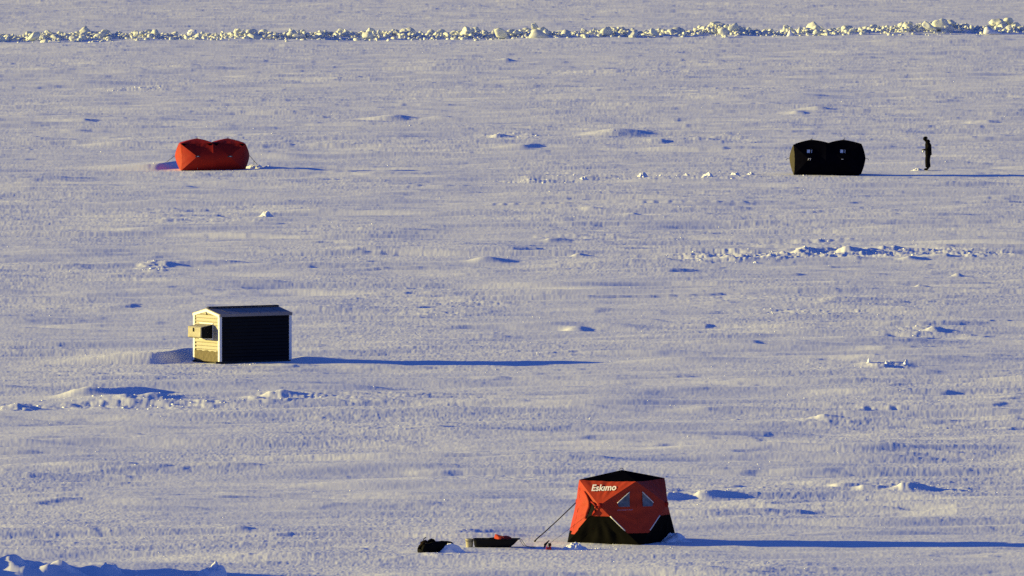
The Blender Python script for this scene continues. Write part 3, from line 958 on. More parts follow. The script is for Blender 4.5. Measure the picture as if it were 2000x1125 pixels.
def double_tent(name, label, px_l, px_r, py, L, Lb, d, z_eave, z_peak, z_mid, yaw, mats, hub_out, end_out, style):
    """two joined pop-up cells with one long wall towards the camera"""
    mid = gp((px_l + px_r) / 2, py)
    ex = rotz((1, 0, 0), yaw); ey = rotz((0, 1, 0), yaw)
    C = mid + ey * (d / 2)
    t = thing(name, label, "tent", C, yaw)
    def tp(i, b): return Vector((i * L / 2, b * d * 0.46, z_mid if i == 0 else z_eave))
    def bt(i, b): return Vector((i * Lb / 2, b * d * 0.5, -0.04))
    cells = []
    for i in (-1, 0):
        c0 = Vector(((i + 0.5) * L / 2, 0, 0))
        f_hub = Vector(((i + 0.5) * L / 2 , -d * 0.48 - hub_out, style['hub_z']))
        b_hub = Vector(((i + 0.5) * L / 2, d * 0.48 + hub_out, style['hub_z']))
        cells.append((tent_wall(tp(i, -1), tp(i + 1, -1), bt(i + 1, -1), bt(i, -1), f_hub, c0, 0.07, 0.05, 0.015), f_hub))
        cells.append((tent_wall(tp(i + 1, 1), tp(i, 1), bt(i, 1), bt(i + 1, 1), b_hub, c0, 0.07, 0.05, 0.015), b_hub))
    for k, (W, hub) in enumerate(cells):
        out = Vector((0, -1 if k % 2 == 0 else 1, 0)) * (hub_out * 0.95)
        inner = {0: 'right', 1: 'left', 2: 'left', 3: 'right'}[k]
        W[inner].sag = out
    for s in (-1, 1):
        hub = Vector((s * (L / 2 + end_out), 0, style['hub_z']))
        c0 = Vector((0, 0, 0))
        if s < 0: W = tent_wall(tp(-1, 1), tp(-1, -1), bt(-1, -1), bt(-1, 1), hub, c0, 0.07, 0.05, 0.015)
        else: W = tent_wall(tp(1, -1), tp(1, 1), bt(1, 1), bt(1, -1), hub, c0, 0.07, 0.05, 0.015)
        cells.append((W, hub))
    for k, (W, hub) in enumerate(cells):
        bm = bmesh.new()
        for j, T_ in enumerate(W.values()):
            add_tri(bm, T_, 16, 0.012, 70 + k * 5 + j)
        obj("wall_panel", bm, mats['end'] if k == 4 else mats['wall'], t, True)  # sunward end only: its sunlit tone is put into the fabric colour
    rb = bmesh.new()
    for i in (-1, 0):
        peak = Vector(((i + 0.5) * L / 2 * style.get('peak_in', 1.0), 0, z_peak))
        ring = [tp(i, -1), tp(i + 1, -1), tp(i + 1, 1), tp(i, 1)]
        for k in range(4):
            a, b = ring[k], ring[(k + 1) % 4]
            m = (a + b) / 2
            inw = (Vector((peak.x, peak.y, 0)) - Vector((m.x, m.y, 0))).normalized()
            RT = Tri(a + Vector((0, 0, .004)), b + Vector((0, 0, .004)), peak, inw * 0.05 + Vector((0, 0, -0.022)))
            RT.bow = Vector((0, 0, 0.022))
            add_tri(rb, RT, 14, 0.008, 30 + k + i * 7)
        lp = bmesh.new()
        if style['spike']:
            add_tube(lp, [peak + Vector((-0.01, 0, -0.02)), peak + Vector((0.06, 0, 0.09)), peak + Vector((0.07, 0, 0.13))], 0.010, 6)
            add_tube(lp, [peak + Vector((-0.05, 0, 0.0)), peak + Vector((0.02, 0, 0.03)), peak + Vector((0.06, 0, 0.0))], 0.010, 6)
        else:
            add_tube(lp, [peak + Vector((-0.03, 0, -0.02)), peak + Vector((-0.02, 0, 0.05)), peak + Vector((0.03, 0, 0.05)), peak + Vector((0.03, 0, -0.02))], 0.012, 6)
        obj("roof_loop", lp, M['rope'], t, True)
    obj("roof", rb, mats['roof'], t, True)
    return t, cells, C, tp, bt

def tent_patch(t, T_, corner, size, material, name, lift=0.012):
    """reinforcing patch at one corner of a fabric triangle: corner 'a' or 'b'"""
    bm = bmesh.new()
    def P(x, y):
        wa, wb = (1 - x, y) if corner == 'a' else (y, 1 - x)
        return T_.P(wa, wb, lift)
    n = 6
    g = {}
    for i in range(n + 1):
        for j in range(n + 1 - i):
            x = size * (i + j) / n; y = size * j / n
            wa = 1 - x
            g[i, j] = bm.verts.new(T_.P(1 - x, y, lift) if corner == 'a' else T_.P(y, 1 - x, lift))
    for i in range(n):
        for j in range(n - i):
            bm.faces.new((g[i, j], g[i + 1, j], g[i, j + 1]))
            if i + j < n - 1: bm.faces.new((g[i + 1, j], g[i + 1, j + 1], g[i, j + 1]))
    bmesh.ops.recalc_face_normals(bm, faces=bm.faces)
    return obj(name, bm, material, t, True)

def strap(t, hub, n, name="hub_strap", mtl=None, w=0.09, h=0.03):
    bm = bmesh.new()
    add_box(bm, hub + Vector((-w, -0.03, -h)), hub + Vector((w, 0.004, h)), 0.004)
    return obj(name, bm, mtl, t)

# red tent
t, cells, C, tp, bt = double_tent("double_hub_tent", "red two peaked pop-up tent with black corner patches, far left on the open snow", 352, 480, 331.5,
      3.42, 3.36, 1.75, 1.37, 1.63, 1.40, R(4), {'wall': M['red'], 'end': M['orange'], 'roof': M['red']}, 0.50, 0.26,  # end painted oranger, as the red fabric looks in sun
      {'hub_z': 0.71, 'spike': False, 'peak_in': 0.95})
tent_patch(t, cells[0][0]['top'], 'b', 0.20, M['black_fabric'], "corner_patch")
tent_patch(t, cells[0][0]['top'], 'a', 0.20, M['black_fabric'], "corner_patch")
tent_patch(t, cells[2][0]['top'], 'b', 0.20, M['black_fabric'], "corner_patch")
tent_patch(t, cells[2][0]['top'], 'a', 0.20, M['black_fabric'], "corner_patch")
for k in (0, 2):
    strap(t, cells[k][1] + Vector((0.03, 0, 0)), None, "hub_strap", M['metal_dark'], 0.13, 0.035)
    strap(t, cells[k][1] + Vector((0.04, -0.012, 0.01)), None, "strap_buckle", M['piping'], 0.05, 0.014)
zb = bmesh.new()
add_tube(zb, [cells[0][1].lerp(Vector((cells[0][1].x + 0.04, -0.9, 0)), s) + Vector((0, -0.012, 0)) for s in (0.3, 0.5, 0.75, 0.95)], 0.008, 6)
obj("zip_cord", zb, M['piping'], t, True)
for s, (px, py) in ((4, (318, 323.5)), (5, (504, 325))):
    g = gp(px, py) - C
    g = rotz((g.x, g.y, 0), -R(4))
    rp = bmesh.new()
    hub = cells[s][1]
    add_tube(rp, [hub, Vector((g.x, g.y, 0.05))], 0.013, 6)
    rope = obj("guy_rope", rp, M['rope'], t, True)
    if s == 5:
        an = bmesh.new()
        m = hub.lerp(Vector((g.x, g.y, 0.05)), 0.52)
        add_tube(an, [m, Vector((m.x, m.y, -0.05))], 0.014, 6)
        obj("rope_stake", an, M['metal_dark'], rope, True)

# black tent
t, cells, C, tp, bt = double_tent("double_hub_tent", "black two peaked pop-up tent with two small pale windows, right of the picture", 1550, 1678, 341,
      3.46, 3.40, 1.8, 1.55, 1.79, 1.60, R(-5), {'wall': M['black_fabric'], 'end': M['sunlit_end_fabric'], 'roof': M['black_fabric']}, 0.50, 0.26,
      {'hub_z': 0.82, 'spike': True, 'peak_in': 0.98})
black_tent = t
for k in (0, 2):
    T_ = cells[k][0]['top']
    bm = bmesh.new()
    q = [(0.23, 0.23), (0.31, 0.31)]
    def Pq(x, zf):
        wsum = 0.40 + 0.24 * zf
        d = x
        return T_.P(wsum / 2 - d, wsum / 2 + d, 0.02)
    a = [bm.verts.new(Pq(x, z)) for x, z in ((0.075, 0), (-0.075, 0), (-0.075, 1), (0.075, 1))]
    bm.faces.new(a)
    bmesh.ops.recalc_face_normals(bm, faces=bm.faces)
    win = obj("window", bm, M['reflecting_pane'], t)
    fb = bmesh.new()
    cs = [Pq(x, z) + T_.n * 0.006 for x, z in ((0.095, -.06), (-0.095, -.06), (-0.095, 1.06), (0.095, 1.06), (0.095, -.06))]
    for i in range(4): add_tube(fb, [cs[i], cs[i + 1]], 0.018, 6)
    add_tube(fb, [Pq(-0.035, 0) + T_.n * 0.004, Pq(-0.035, 1) + T_.n * 0.004], 0.035, 6)
    obj("window_frame", fb, M['black_fabric'], win)
    hub = cells[k][1]
    if k == 0:
        sb = bmesh.new()
        for dx in (-0.06, 0.05):
            add_tube(sb, [hub + Vector((dx + 0.03, -0.02, 0.03)), hub + Vector((dx, -0.03, -0.06))], 0.014, 6)
        add_tube(sb, [hub + Vector((-0.05, -0.02, 0.035)), hub + Vector((0.09, -0.02, 0.035))], 0.012, 6)
        obj("hub_strap", sb, M['piping'], t)
    else:
        strap(t, hub + Vector((0, -0.012, 0)), None, "hub_strap", M['piping'], 0.05, 0.015)
for s in (-1, 1):
    lp = bmesh.new()
    hub = cells[4 if s < 0 else 5][1]
    add_tube(lp, [hub, hub + Vector((s * 0.12, 0, -0.02)), hub + Vector((s * 0.17, 0, -0.10))], 0.012, 6)
    obj("side_strap", lp, M['rope'], t, True)

# ------------------------------------------------------------------ shack
def shack():
    th = R(32)
    L, Wd, He, Hp = 2.98, 1.80, 1.715, 1.895
    ex = Vector((math.cos(th), math.sin(th), 0)); ey = Vector((-math.sin(th), math.cos(th), 0))
    nc = gp(429, 708.5)
    C = nc + ex * (L / 2) + ey * (Wd / 2)
    t = thing("fishing_shack", "small gabled ice fishing shack with cream siding end, dark long wall and boxed window", "shack", C, th)
    x0, x1, y0, y1 = -L / 2, L / 2, -Wd / 2, Wd / 2
    zb = 0.06
    def half(z):   # half width of the gable at height z
        return Wd / 2 if z <= He else max(0.0, Wd / 2 * (Hp - z) / (Hp - He))
    # lap siding on the gables
    for xg, s in ((x0, -1), (x1, 1)):
        bm = bmesh.new()
        z = zb
        while z < Hp - 0.02:
            z2 = min(z + 0.125, Hp - 0.005)
            if z < He < z2: z2 = He
            a, b = half(z), half(z2)
            o1, o2 = xg + s * 0.034, xg + s * 0.004
            zl = z + min(0.032, (z2 - z) * 0.5)
            v = [bm.verts.new(Vector(p)) for p in ((o1, -half(zl), zl), (o1, half(zl), zl), (o2, b, z2), (o2, -b, z2))]
            bm.faces.new(v if s > 0 else v[::-1])
            w = [bm.verts.new(Vector(p)) for p in ((xg, -a, z), (xg, a, z))]
            bm.faces.new((w[0], w[1], v[1], v[0]) if s > 0 else (v[0], v[1], w[1], w[0]))
            z = z2
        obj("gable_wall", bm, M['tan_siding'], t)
    for yg, s in ((y0, -1), (y1, 1)):
        bm = bmesh.new()
        z = zb
        while z < He - 0.01:
            z2 = min(z + 0.125, He)
            o1, o2 = yg + s * 0.030, yg + s * 0.004
            v = [bm.verts.new(Vector(p)) for p in ((x0, o1, z + 0.03), (x1, o1, z + 0.03), (x1, o2, z2), (x0, o2, z2))]
            bm.faces.new(v if s < 0 else v[::-1])
            w = [bm.verts.new(Vector(p)) for p in ((x0, yg, z), (x1, yg, z))]
            bm.faces.new((w[0], w[1], v[1], v[0]) if s < 0 else (v[0], v[1], w[1], w[0]))
            z = z2
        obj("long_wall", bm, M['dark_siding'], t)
    # corner posts
    for (x, y) in ((x0, y0), (x1, y0), (x0, y1), (x1, y1)):
        sx, sy = (-1 if x < 0 else 1), (-1 if y < 0 else 1)
        bm = bmesh.new()
        a = (x + sx * 0.032, y + sy * 0.032); b = (x - sx * 0.075, y - sy * 0.075)
        c = (x - sx * 0.01, y - sy * 0.01)
        lo = [(min(a[0], c[0]), min(a[1], b[1])), (min(a[0], b[0]) , min(a[1], c[1]))]
        hi = [(max(a[0], c[0]), max(a[1], b[1])), (max(a[0], b[0]), max(a[1], c[1]))]
        prof = [a, (b[0], a[1]), (b[0], c[1]), c, (c[0], b[1]), (a[0], b[1])]
        add_prism(bm, [(p[0], p[1], zb - 0.02) for p in prof], (0, 0, He - zb + 0.0))
        obj("corner_trim", bm, M['white_trim'], t)
    # rake trim on both gables
    sl = (Hp - He) / (Wd / 2)
    for xg, s in ((x0, -1), (x1, 1)):
        for sy in (-1, 1):
            bm = bmesh.new()
            ye = sy * (Wd / 2 + 0.034)
            pts = [(0, Hp + 0.012), (ye, Hp - abs(ye) * sl + 0.012), (ye, Hp - abs(ye) * sl - 0.072), (0, Hp - 0.085)]
            add_prism(bm, [(xg - 0.0 + s * 0.006, p[0], p[1]) for p in pts], (s * 0.036, 0, 0))
            obj("rake_trim", bm, M['white_trim'], t)
    # roof slopes, seams and cap
    for sy in (-1, 1):
        bm = bmesh.new()
        ye = sy * (Wd / 2 + 0.06)
        ze = Hp - abs(ye) * sl
        pts = [(0, Hp + 0.016), (ye, ze + 0.016), (ye, ze + 0.04), (0, Hp + 0.04)]
        add_prism(bm, [(x0 - 0.03, p[0], p[1]) for p in pts], (L + 0.06, 0, 0))
        slope = obj("roof_slope", bm, M['roof_metal'], t)
        for k in range(1, 7):
            sb = bmesh.new()
            x = x0 + L * k / 7 + 0.02
            add_prism(sb, [(x - 0.012, sy * 0.11, Hp - 0.11 * sl + 0.038), (x - 0.012, ye, ze + 0.042), (x - 0.012, ye, ze + 0.0425), (x - 0.012, sy * 0.11, Hp - 0.11 * sl + 0.0425)], (0.024, 0, 0))
            obj("roof_seam", sb, M['seam_dark'], slope)
        eb = bmesh.new()
        add_box(eb, (x0 - 0.03, min(ye, ye + sy * 0.02), ze - 0.05), (x1 + 0.03, max(ye, ye + sy * 0.02), ze + 0.05))
        obj("eave_trim", eb, M['roof_metal'], t)
    cb = bmesh.new()
    add_prism(cb, [(x0 + 0.02, -0.10, Hp - 0.10 * sl + 0.066), (x0 + 0.02, 0.0, Hp + 0.07), (x0 + 0.02, 0.10, Hp - 0.10 * sl + 0.066), (x0 + 0.02, 0.0, Hp + 0.095)], (L + 0.0, 0, 0))
    obj("ridge_cap", cb, M['ridge_dark'], t)
    vb = bmesh.new()
    add_tube(vb, [(x0 - 0.06, 0.0, He + 0.03), (x0 - 0.02, 0.0, He + 0.03)], [0.05, 0.055], 14)
    obj("round_vent", vb, M['tan_siding'], t, True)
    # door hinges and fixings along the far edge of the gable
    for z in (1.62, 1.52, 1.40, 1.28, 1.18, 1.06, 0.66, 0.54, 0.42, 0.30):
        hb = bmesh.new()
        add_box(hb, (x0 - 0.045, y1 - 0.155, z - 0.022), (x0 - 0.018, y1 - 0.115, z + 0.022))
        obj("hinge", hb, M['metal_dark'], t)
    # frosted board at the foot
    fb = bmesh.new()
    ys = np.linspace(y0 + 0.085, y1 - 0.085, 24)
    top = 0.40 + 0.03 * pn(ys * 6, ys * 0 + 0.5, 15)
    prof = [(y, zb - 0.04) for y in (ys[0], ys[-1])] + [(y, z) for y, z in zip(ys[::-1], top[::-1])]
    add_prism(fb, [(x0 - 0.026, p[0], p[1]) for p in prof], (-0.02, 0, 0))
    obj("kick_board", fb, M['frost_board'], t)
    # boxed window: frame on the wall and an insulated box hood standing off it
    wy0, wy1, wz0, wz1 = -0.44, 0.42, 0.86, 1.36
    wf = bmesh.new()
    for lo, hi in (((x0 - 0.045, wy0 - 0.04, wz1), (x0 - 0.015, wy1 + 0.04, wz1 + 0.05)), ((x0 - 0.045, wy0 - 0.04, wz0 - 0.05), (x0 - 0.015, wy1 + 0.04, wz0)),
                   ((x0 - 0.045, wy0 - 0.04, wz0), (x0 - 0.015, wy0, wz1)), ((x0 - 0.045, wy1, wz0), (x0 - 0.015, wy1 + 0.04, wz1))):
        add_box(wf, lo, hi)
    frame = obj("window_frame", wf, M['white_trim'], t)
    D = 0.46
    ov = 0.05
    A_ = dict(zt0=wz1 - 0.01, zt1=wz1 - 0.10, zb0=wz0 + 0.01, zb1=wz0 + 0.03)
    xw = x0 - 0.05; xf = x0 - 0.05 - D
    hood = thing("window_hood", "", "", (0, 0, 0))
    for k in ('label', 'category'):
        if k in hood: del hood[k]
    hood.parent = t
    b = bmesh.new()
    add_prism(b, [(xf, wy0 - ov, A_['zb1']), (xf, wy1 + 0.02, A_['zb1']), (xf, wy1 + 0.02, A_['zt1']), (xf, wy0 - ov, A_['zt1'])], (-0.02, 0, 0))
    bmesh.ops.subdivide_edges(b, edges=b.edges, cuts=6, use_grid_fill=True)
    for v in b.verts:
        v.co.x += 0.02 * float(pn(np.array([v.co.y * 4]), np.array([v.co.z * 4]), 5)[0])
    front = obj("hood_front", b, M['box_foil'], hood, True)
    b = bmesh.new()
    add_prism(b, [(xw, wy0 - ov, A_['zt0']), (xw, wy1 + 0.02, A_['zt0']), (xf - 0.02, wy1 + 0.02, A_['zt1'] + 0.002), (xf - 0.02, wy0 - ov, A_['zt1'] + 0.002)], (0, 0, 0.02))
    obj("hood_top", b, M['box_foil'], hood)
    b = bmesh.new()
    add_prism(b, [(xw, wy0 - ov + 0.02, A_['zb0']), (xw, wy0 - ov + 0.02, A_['zt0']), (xf, wy0 - ov + 0.02, A_['zt1']), (xf, wy0 - ov + 0.02, A_['zb1'])], (0, 0.02, 0))
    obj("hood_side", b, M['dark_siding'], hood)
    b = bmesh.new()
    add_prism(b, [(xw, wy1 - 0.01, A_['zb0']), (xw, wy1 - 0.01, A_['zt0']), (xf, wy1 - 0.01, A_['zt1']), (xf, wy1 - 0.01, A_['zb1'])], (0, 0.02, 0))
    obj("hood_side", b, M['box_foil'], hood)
    b = bmesh.new()
    add_prism(b, [(xw, wy0, A_['zb0']), (xw, wy1, A_['zb0']), (xf, wy1, A_['zb1']), (xf, wy0, A_['zb1'])], (0, 0, -0.015))
    obj("hood_floor", b, M['dark_siding'], hood)
    lb = bmesh.new()
    add_box(lb, (xf - 0.06, 0.02, 1.10), (xf - 0.02, 0.055, 1.24))
    obj("latch", lb, M['metal_dark'], front)
    # runners below
    for y in (y0 + 0.12, y1 - 0.12):
        rb = bmesh.new()
        add_box(rb, (x0 - 0.12, y - 0.06, -0.05), (x1 + 0.05, y + 0.06, zb - 0.02), 0.012)
        obj("runner", rb, M['ridge_dark'], t)
    fb = bmesh.new()
    add_box(fb, (x0 + 0.03, y0 + 0.03, zb - 0.018), (x1 - 0.03, y1 - 0.03, zb + 0.03))
    obj("floor_frame", fb, M['ridge_dark'], t)
    return t
shack()

# ------------------------------------------------------------------ gear in the foreground
def gear_bag():
    g = gp(853, 1078)
    t = thing("gear_bag", "lumpy black gear bag lying on the snow left of the sled, heaped with snow", "bag", (g.x, g.y, ground_z(g.x, g.y)), R(24))
    bm = bmesh.new()
    xs = np.linspace(-0.50, 0.48, 26)
    def top(x):
        u = (x + 0.50) / 0.98
        z = 0.265 + 0.05 * min(1, max(0, (u - 0.22) / 0.1))
        z *= min(1, math.sqrt(max(0.0, 1 - max(0, (0.10 - u) / 0.10) ** 2)) * 0.45 + 0.55) if u < 0.10 else 1
        if u > 0.86: z *= math.sqrt(max(0.02, 1 - ((u - 0.86) / 0.15) ** 2)) * 0.5 + 0.5
        return z
    rings = []
    for i, x in enumerate(xs):
        u = (x + 0.5) / 0.98
        zt = top(x); w = 0.24 * (0.7 + 0.3 * math.sin(math.pi * min(max(u, 0.02), 0.98)) ** 0.5)
        ring = []
        for k in range(20):
            a = 2 * math.pi * k / 20
            ca, sa = math.cos(a), math.sin(a)
            px_ = math.copysign(abs(ca) ** 0.6, ca) * w
            pz_ = zt / 2 + math.copysign(abs(sa) ** 0.6, sa) * zt / 2
            nz = 0.018 * float(pn(np.array([x * 7 + k * 0.3]), np.array([pz_ * 9 + px_ * 5]), 4)[0])
            ring.append(bm.verts.new(Vector((x, px_ + nz, pz_ + nz - 0.02))))
        rings.append(ring)
    for a, b in zip(rings[:-1], rings[1:]):
        for k in range(20): bm.faces.new((a[k], a[(k + 1) % 20], b[(k + 1) % 20], b[k]))
    bm.faces.new(rings[0]); bm.faces.new(rings[-1][::-1])
    bmesh.ops.recalc_face_normals(bm, faces=bm.faces)
    obj("bag_body", bm, M['bag'], t, True)
    b = bmesh.new()
    add_tube(b, [(-0.27, 0, 0.27), (-0.22, 0, 0.315), (-0.16, 0, 0.335), (-0.10, 0, 0.325), (-0.06, 0, 0.28)], [0.03, 0.04, 0.045, 0.04, 0.03], 10)
    obj("carry_handle", b, M['bag'], t, True)
    b = bmesh.new()
    add_tube(b, [(-0.52, -0.02, 0.10), (-0.47, -0.06, 0.26), (-0.38, -0.1, 0.31), (-0.32, -0.14, 0.28)], [0.07, 0.06, 0.05, 0.03], 10)
    obj("sunlit_end", b, M['sunlit_canvas'], t, True)  # left end of the bag, painted in its sunlit tone
    b = bmesh.new()
    add_tube(b, [(-0.40, 0.05, 0.30), (-0.36, 0.05, 0.38), (-0.30, 0.05, 0.405)], [0.008, 0.012, 0.016], 6)
    obj("loose_strap", b, M['rope'], t, True)
gear_bag()

def sled():
    g = gp(972, 1068)
    t = thing("tub_sled", "black plastic tub sled with upswept prow and tow rope, parked left of the tent", "sled", (g.x, g.y, ground_z(g.x, g.y)), R(-3))
    x0, x1t, x1b = -0.66, 0.60, 0.36
    w_t, w_b, h = 0.29, 0.24, 0.235
    def outline(z, inset):
        f = z / h
        xr = x1b + (x1t - x1b) * f ** 0.9
        xl = x0 + 0.02 * (1 - f)
        w = w_b + (w_t - w_b) * f - inset
        pts = []
        for (cx, sgx) in ((xl + inset, -1), (xr - inset, 1)):
            pass
        r = 0.10
        L_ = xl + inset; R_ = xr - inset
        for cx, cy, a0 in ((R_ - r, w - r, 0), (L_ + r, w - r, 90), (L_ + r, -w + r, 180), (R_ - r, -w + r, 270)):
            for k in range(6):
                a = R(a0 + 90 * k / 5)
                pts.append((cx + r * math.cos(a), cy + r * math.sin(a), z))
        return pts
    bm = bmesh.new()
    seq = [(0.0, 0.06), (0.015, 0.015), (0.08, 0), (0.16, 0), (0.215, 0), (0.22, -0.025), (0.235, -0.025), (0.237, 0.015), (0.17, 0.02), (0.06, 0.03), (0.03, 0.06)]
    rings = []
    for z, ins in seq:
        rings.append([bm.verts.new(Vector(p)) for p in outline(z, ins)])
    n = len(rings[0])
    for a, b in zip(rings[:-1], rings[1:]):
        for k in range(n): bm.faces.new((a[k], a[(k + 1) % n], b[(k + 1) % n], b[k]))
    bm.faces.new(rings[0][::-1]); bm.faces.new(rings[-1])
    obj("sled_tub", bm, M['tub_plastic'], t, True)
    b = bmesh.new()
    add_tube(b, [(0.60, 0.1, 0.225), (0.66, 0.1, 0.20), (0.74, 0.08, 0.08), (0.82, 0.02, 0.012), (1.05, -0.02, 0.010), (0.95, -0.2, 0.01), (0.72, -0.18, 0.06), (0.62, -0.12, 0.21)], 0.007, 6)
    obj("tow_rope", b, M['rope'], t, True)
    for y in (-0.15, 0.15):
        b = bmesh.new()
        add_box(b, (x0 + 0.1, y - 0.02, -0.012), (x1b - 0.02, y + 0.02, 0.004), 0.004)
        obj("runner_strip", b, M['tub_plastic'], t)
    zb = t.location.z
    def at(x, y): 
        v = rotz((x, y, 0), R(-3)); return (g.x + v.x, g.y + v.y)
    # red cloth bundle riding in the tub
    v = lump_verts(3, 77, 5, 0.35)
    me = mesh_np("red_bundle", v * np.array([0.27, 0.18, 0.13]), ICO[3][1])
    o = link("red_bundle", me, M['red_cloth'])
    xy = at(0.16, 0.0)
    o.location = (xy[0], xy[1], zb + 0.215)
    o.rotation_euler = (0, R(6), R(-3))
    tag(o, "crumpled red cloth bundle heaped in the front of the black sled", "bundle")
    v = lump_verts(3, 79, 5, 0.35)
    me = mesh_np("dark_bundle", v * np.array([0.22, 0.17, 0.10]), ICO[3][1])
    o = link("dark_bundle", me, M['bag'])
    xy = at(-0.14, 0.0)
    o.location = (xy[0], xy[1], zb + 0.165)
    tag(o, "dark cloth bundle lying in the sled beside the red one", "bundle")
    # bucket at the tail
    xy = at(-0.78, -0.05)
    bt_ = thing("bucket", "small cream bucket standing against the left end of the black sled", "bucket", (xy[0], xy[1], ground_z(*xy)))
    b = bmesh.new()
    prof = [(0.0, 0.0), (0.088, 0.0), (0.094, 0.012), (0.112, 0.215), (0.120, 0.218), (0.120, 0.238), (0.110, 0.24), (0.100, 0.16), (0.085, 0.03), (0.0, 0.025)]
    rings = []
    for r_, z in prof:
        rings.append([b.verts.new(Vector((max(r_, 0.001) * math.cos(2 * math.pi * k / 24), max(r_, 0.001) * math.sin(2 * math.pi * k / 24), z))) for k in range(24)])
    for a, c in zip(rings[:-1], rings[1:]):
        for k in range(24): b.faces.new((a[k], a[(k + 1) % 24], c[(k + 1) % 24], c[k]))
    obj("bucket_body", b, M['bucket'], bt_, True)
    b = bmesh.new()
    add_tube(b, [(0.122 * math.cos(a), -0.03 - 0.10 * math.sin(a) * 0.9, 0.215 - 0.06 * math.sin(a)) for a in np.linspace(0, math.pi, 12)], 0.004, 6)
    obj("bucket_handle", b, M['metal_dark'], bt_, True)
sled()

def heater():
    g = gp(1071.5, 1070)
    t = thing("fishing_gear", "small red and black piece of fishing gear standing in the snow left of the tent", "fishing gear", (g.x, g.y, ground_z(g.x, g.y) - 0.01))
    b = bmesh.new()
    add_box(b, (-0.075, -0.05, 0), (0.075, 0.05, 0.085), 0.012)
    obj("gear_body", b, M['red_plastic'], t)
    b = bmesh.new()
    add_tube(b, [(0.02, 0, 0.085), (0.02, 0, 0.12), (0.025, 0, 0.135), (0.03, 0, 0.20)], [0.02, 0.025, 0.045, 0.04], 12)
    obj("gear_head", b, M['tub_plastic'], t, True)
    b = bmesh.new()
    add_tube(b, [(-0.05, 0, 0.083), (-0.048, 0, 0.115), (-0.03, 0, 0.12)], [0.018, 0.02, 0.012], 8)
    obj("knob", b, M['red_plastic'], t, True)
    b = bmesh.new()
    add_tube(b, [(0.055, -0.02, 0.08), (0.07, -0.02, 0.16), (0.06, -0.02, 0.175)], 0.010, 8)
    obj("grip", b, M['red_plastic'], t, True)
heater()

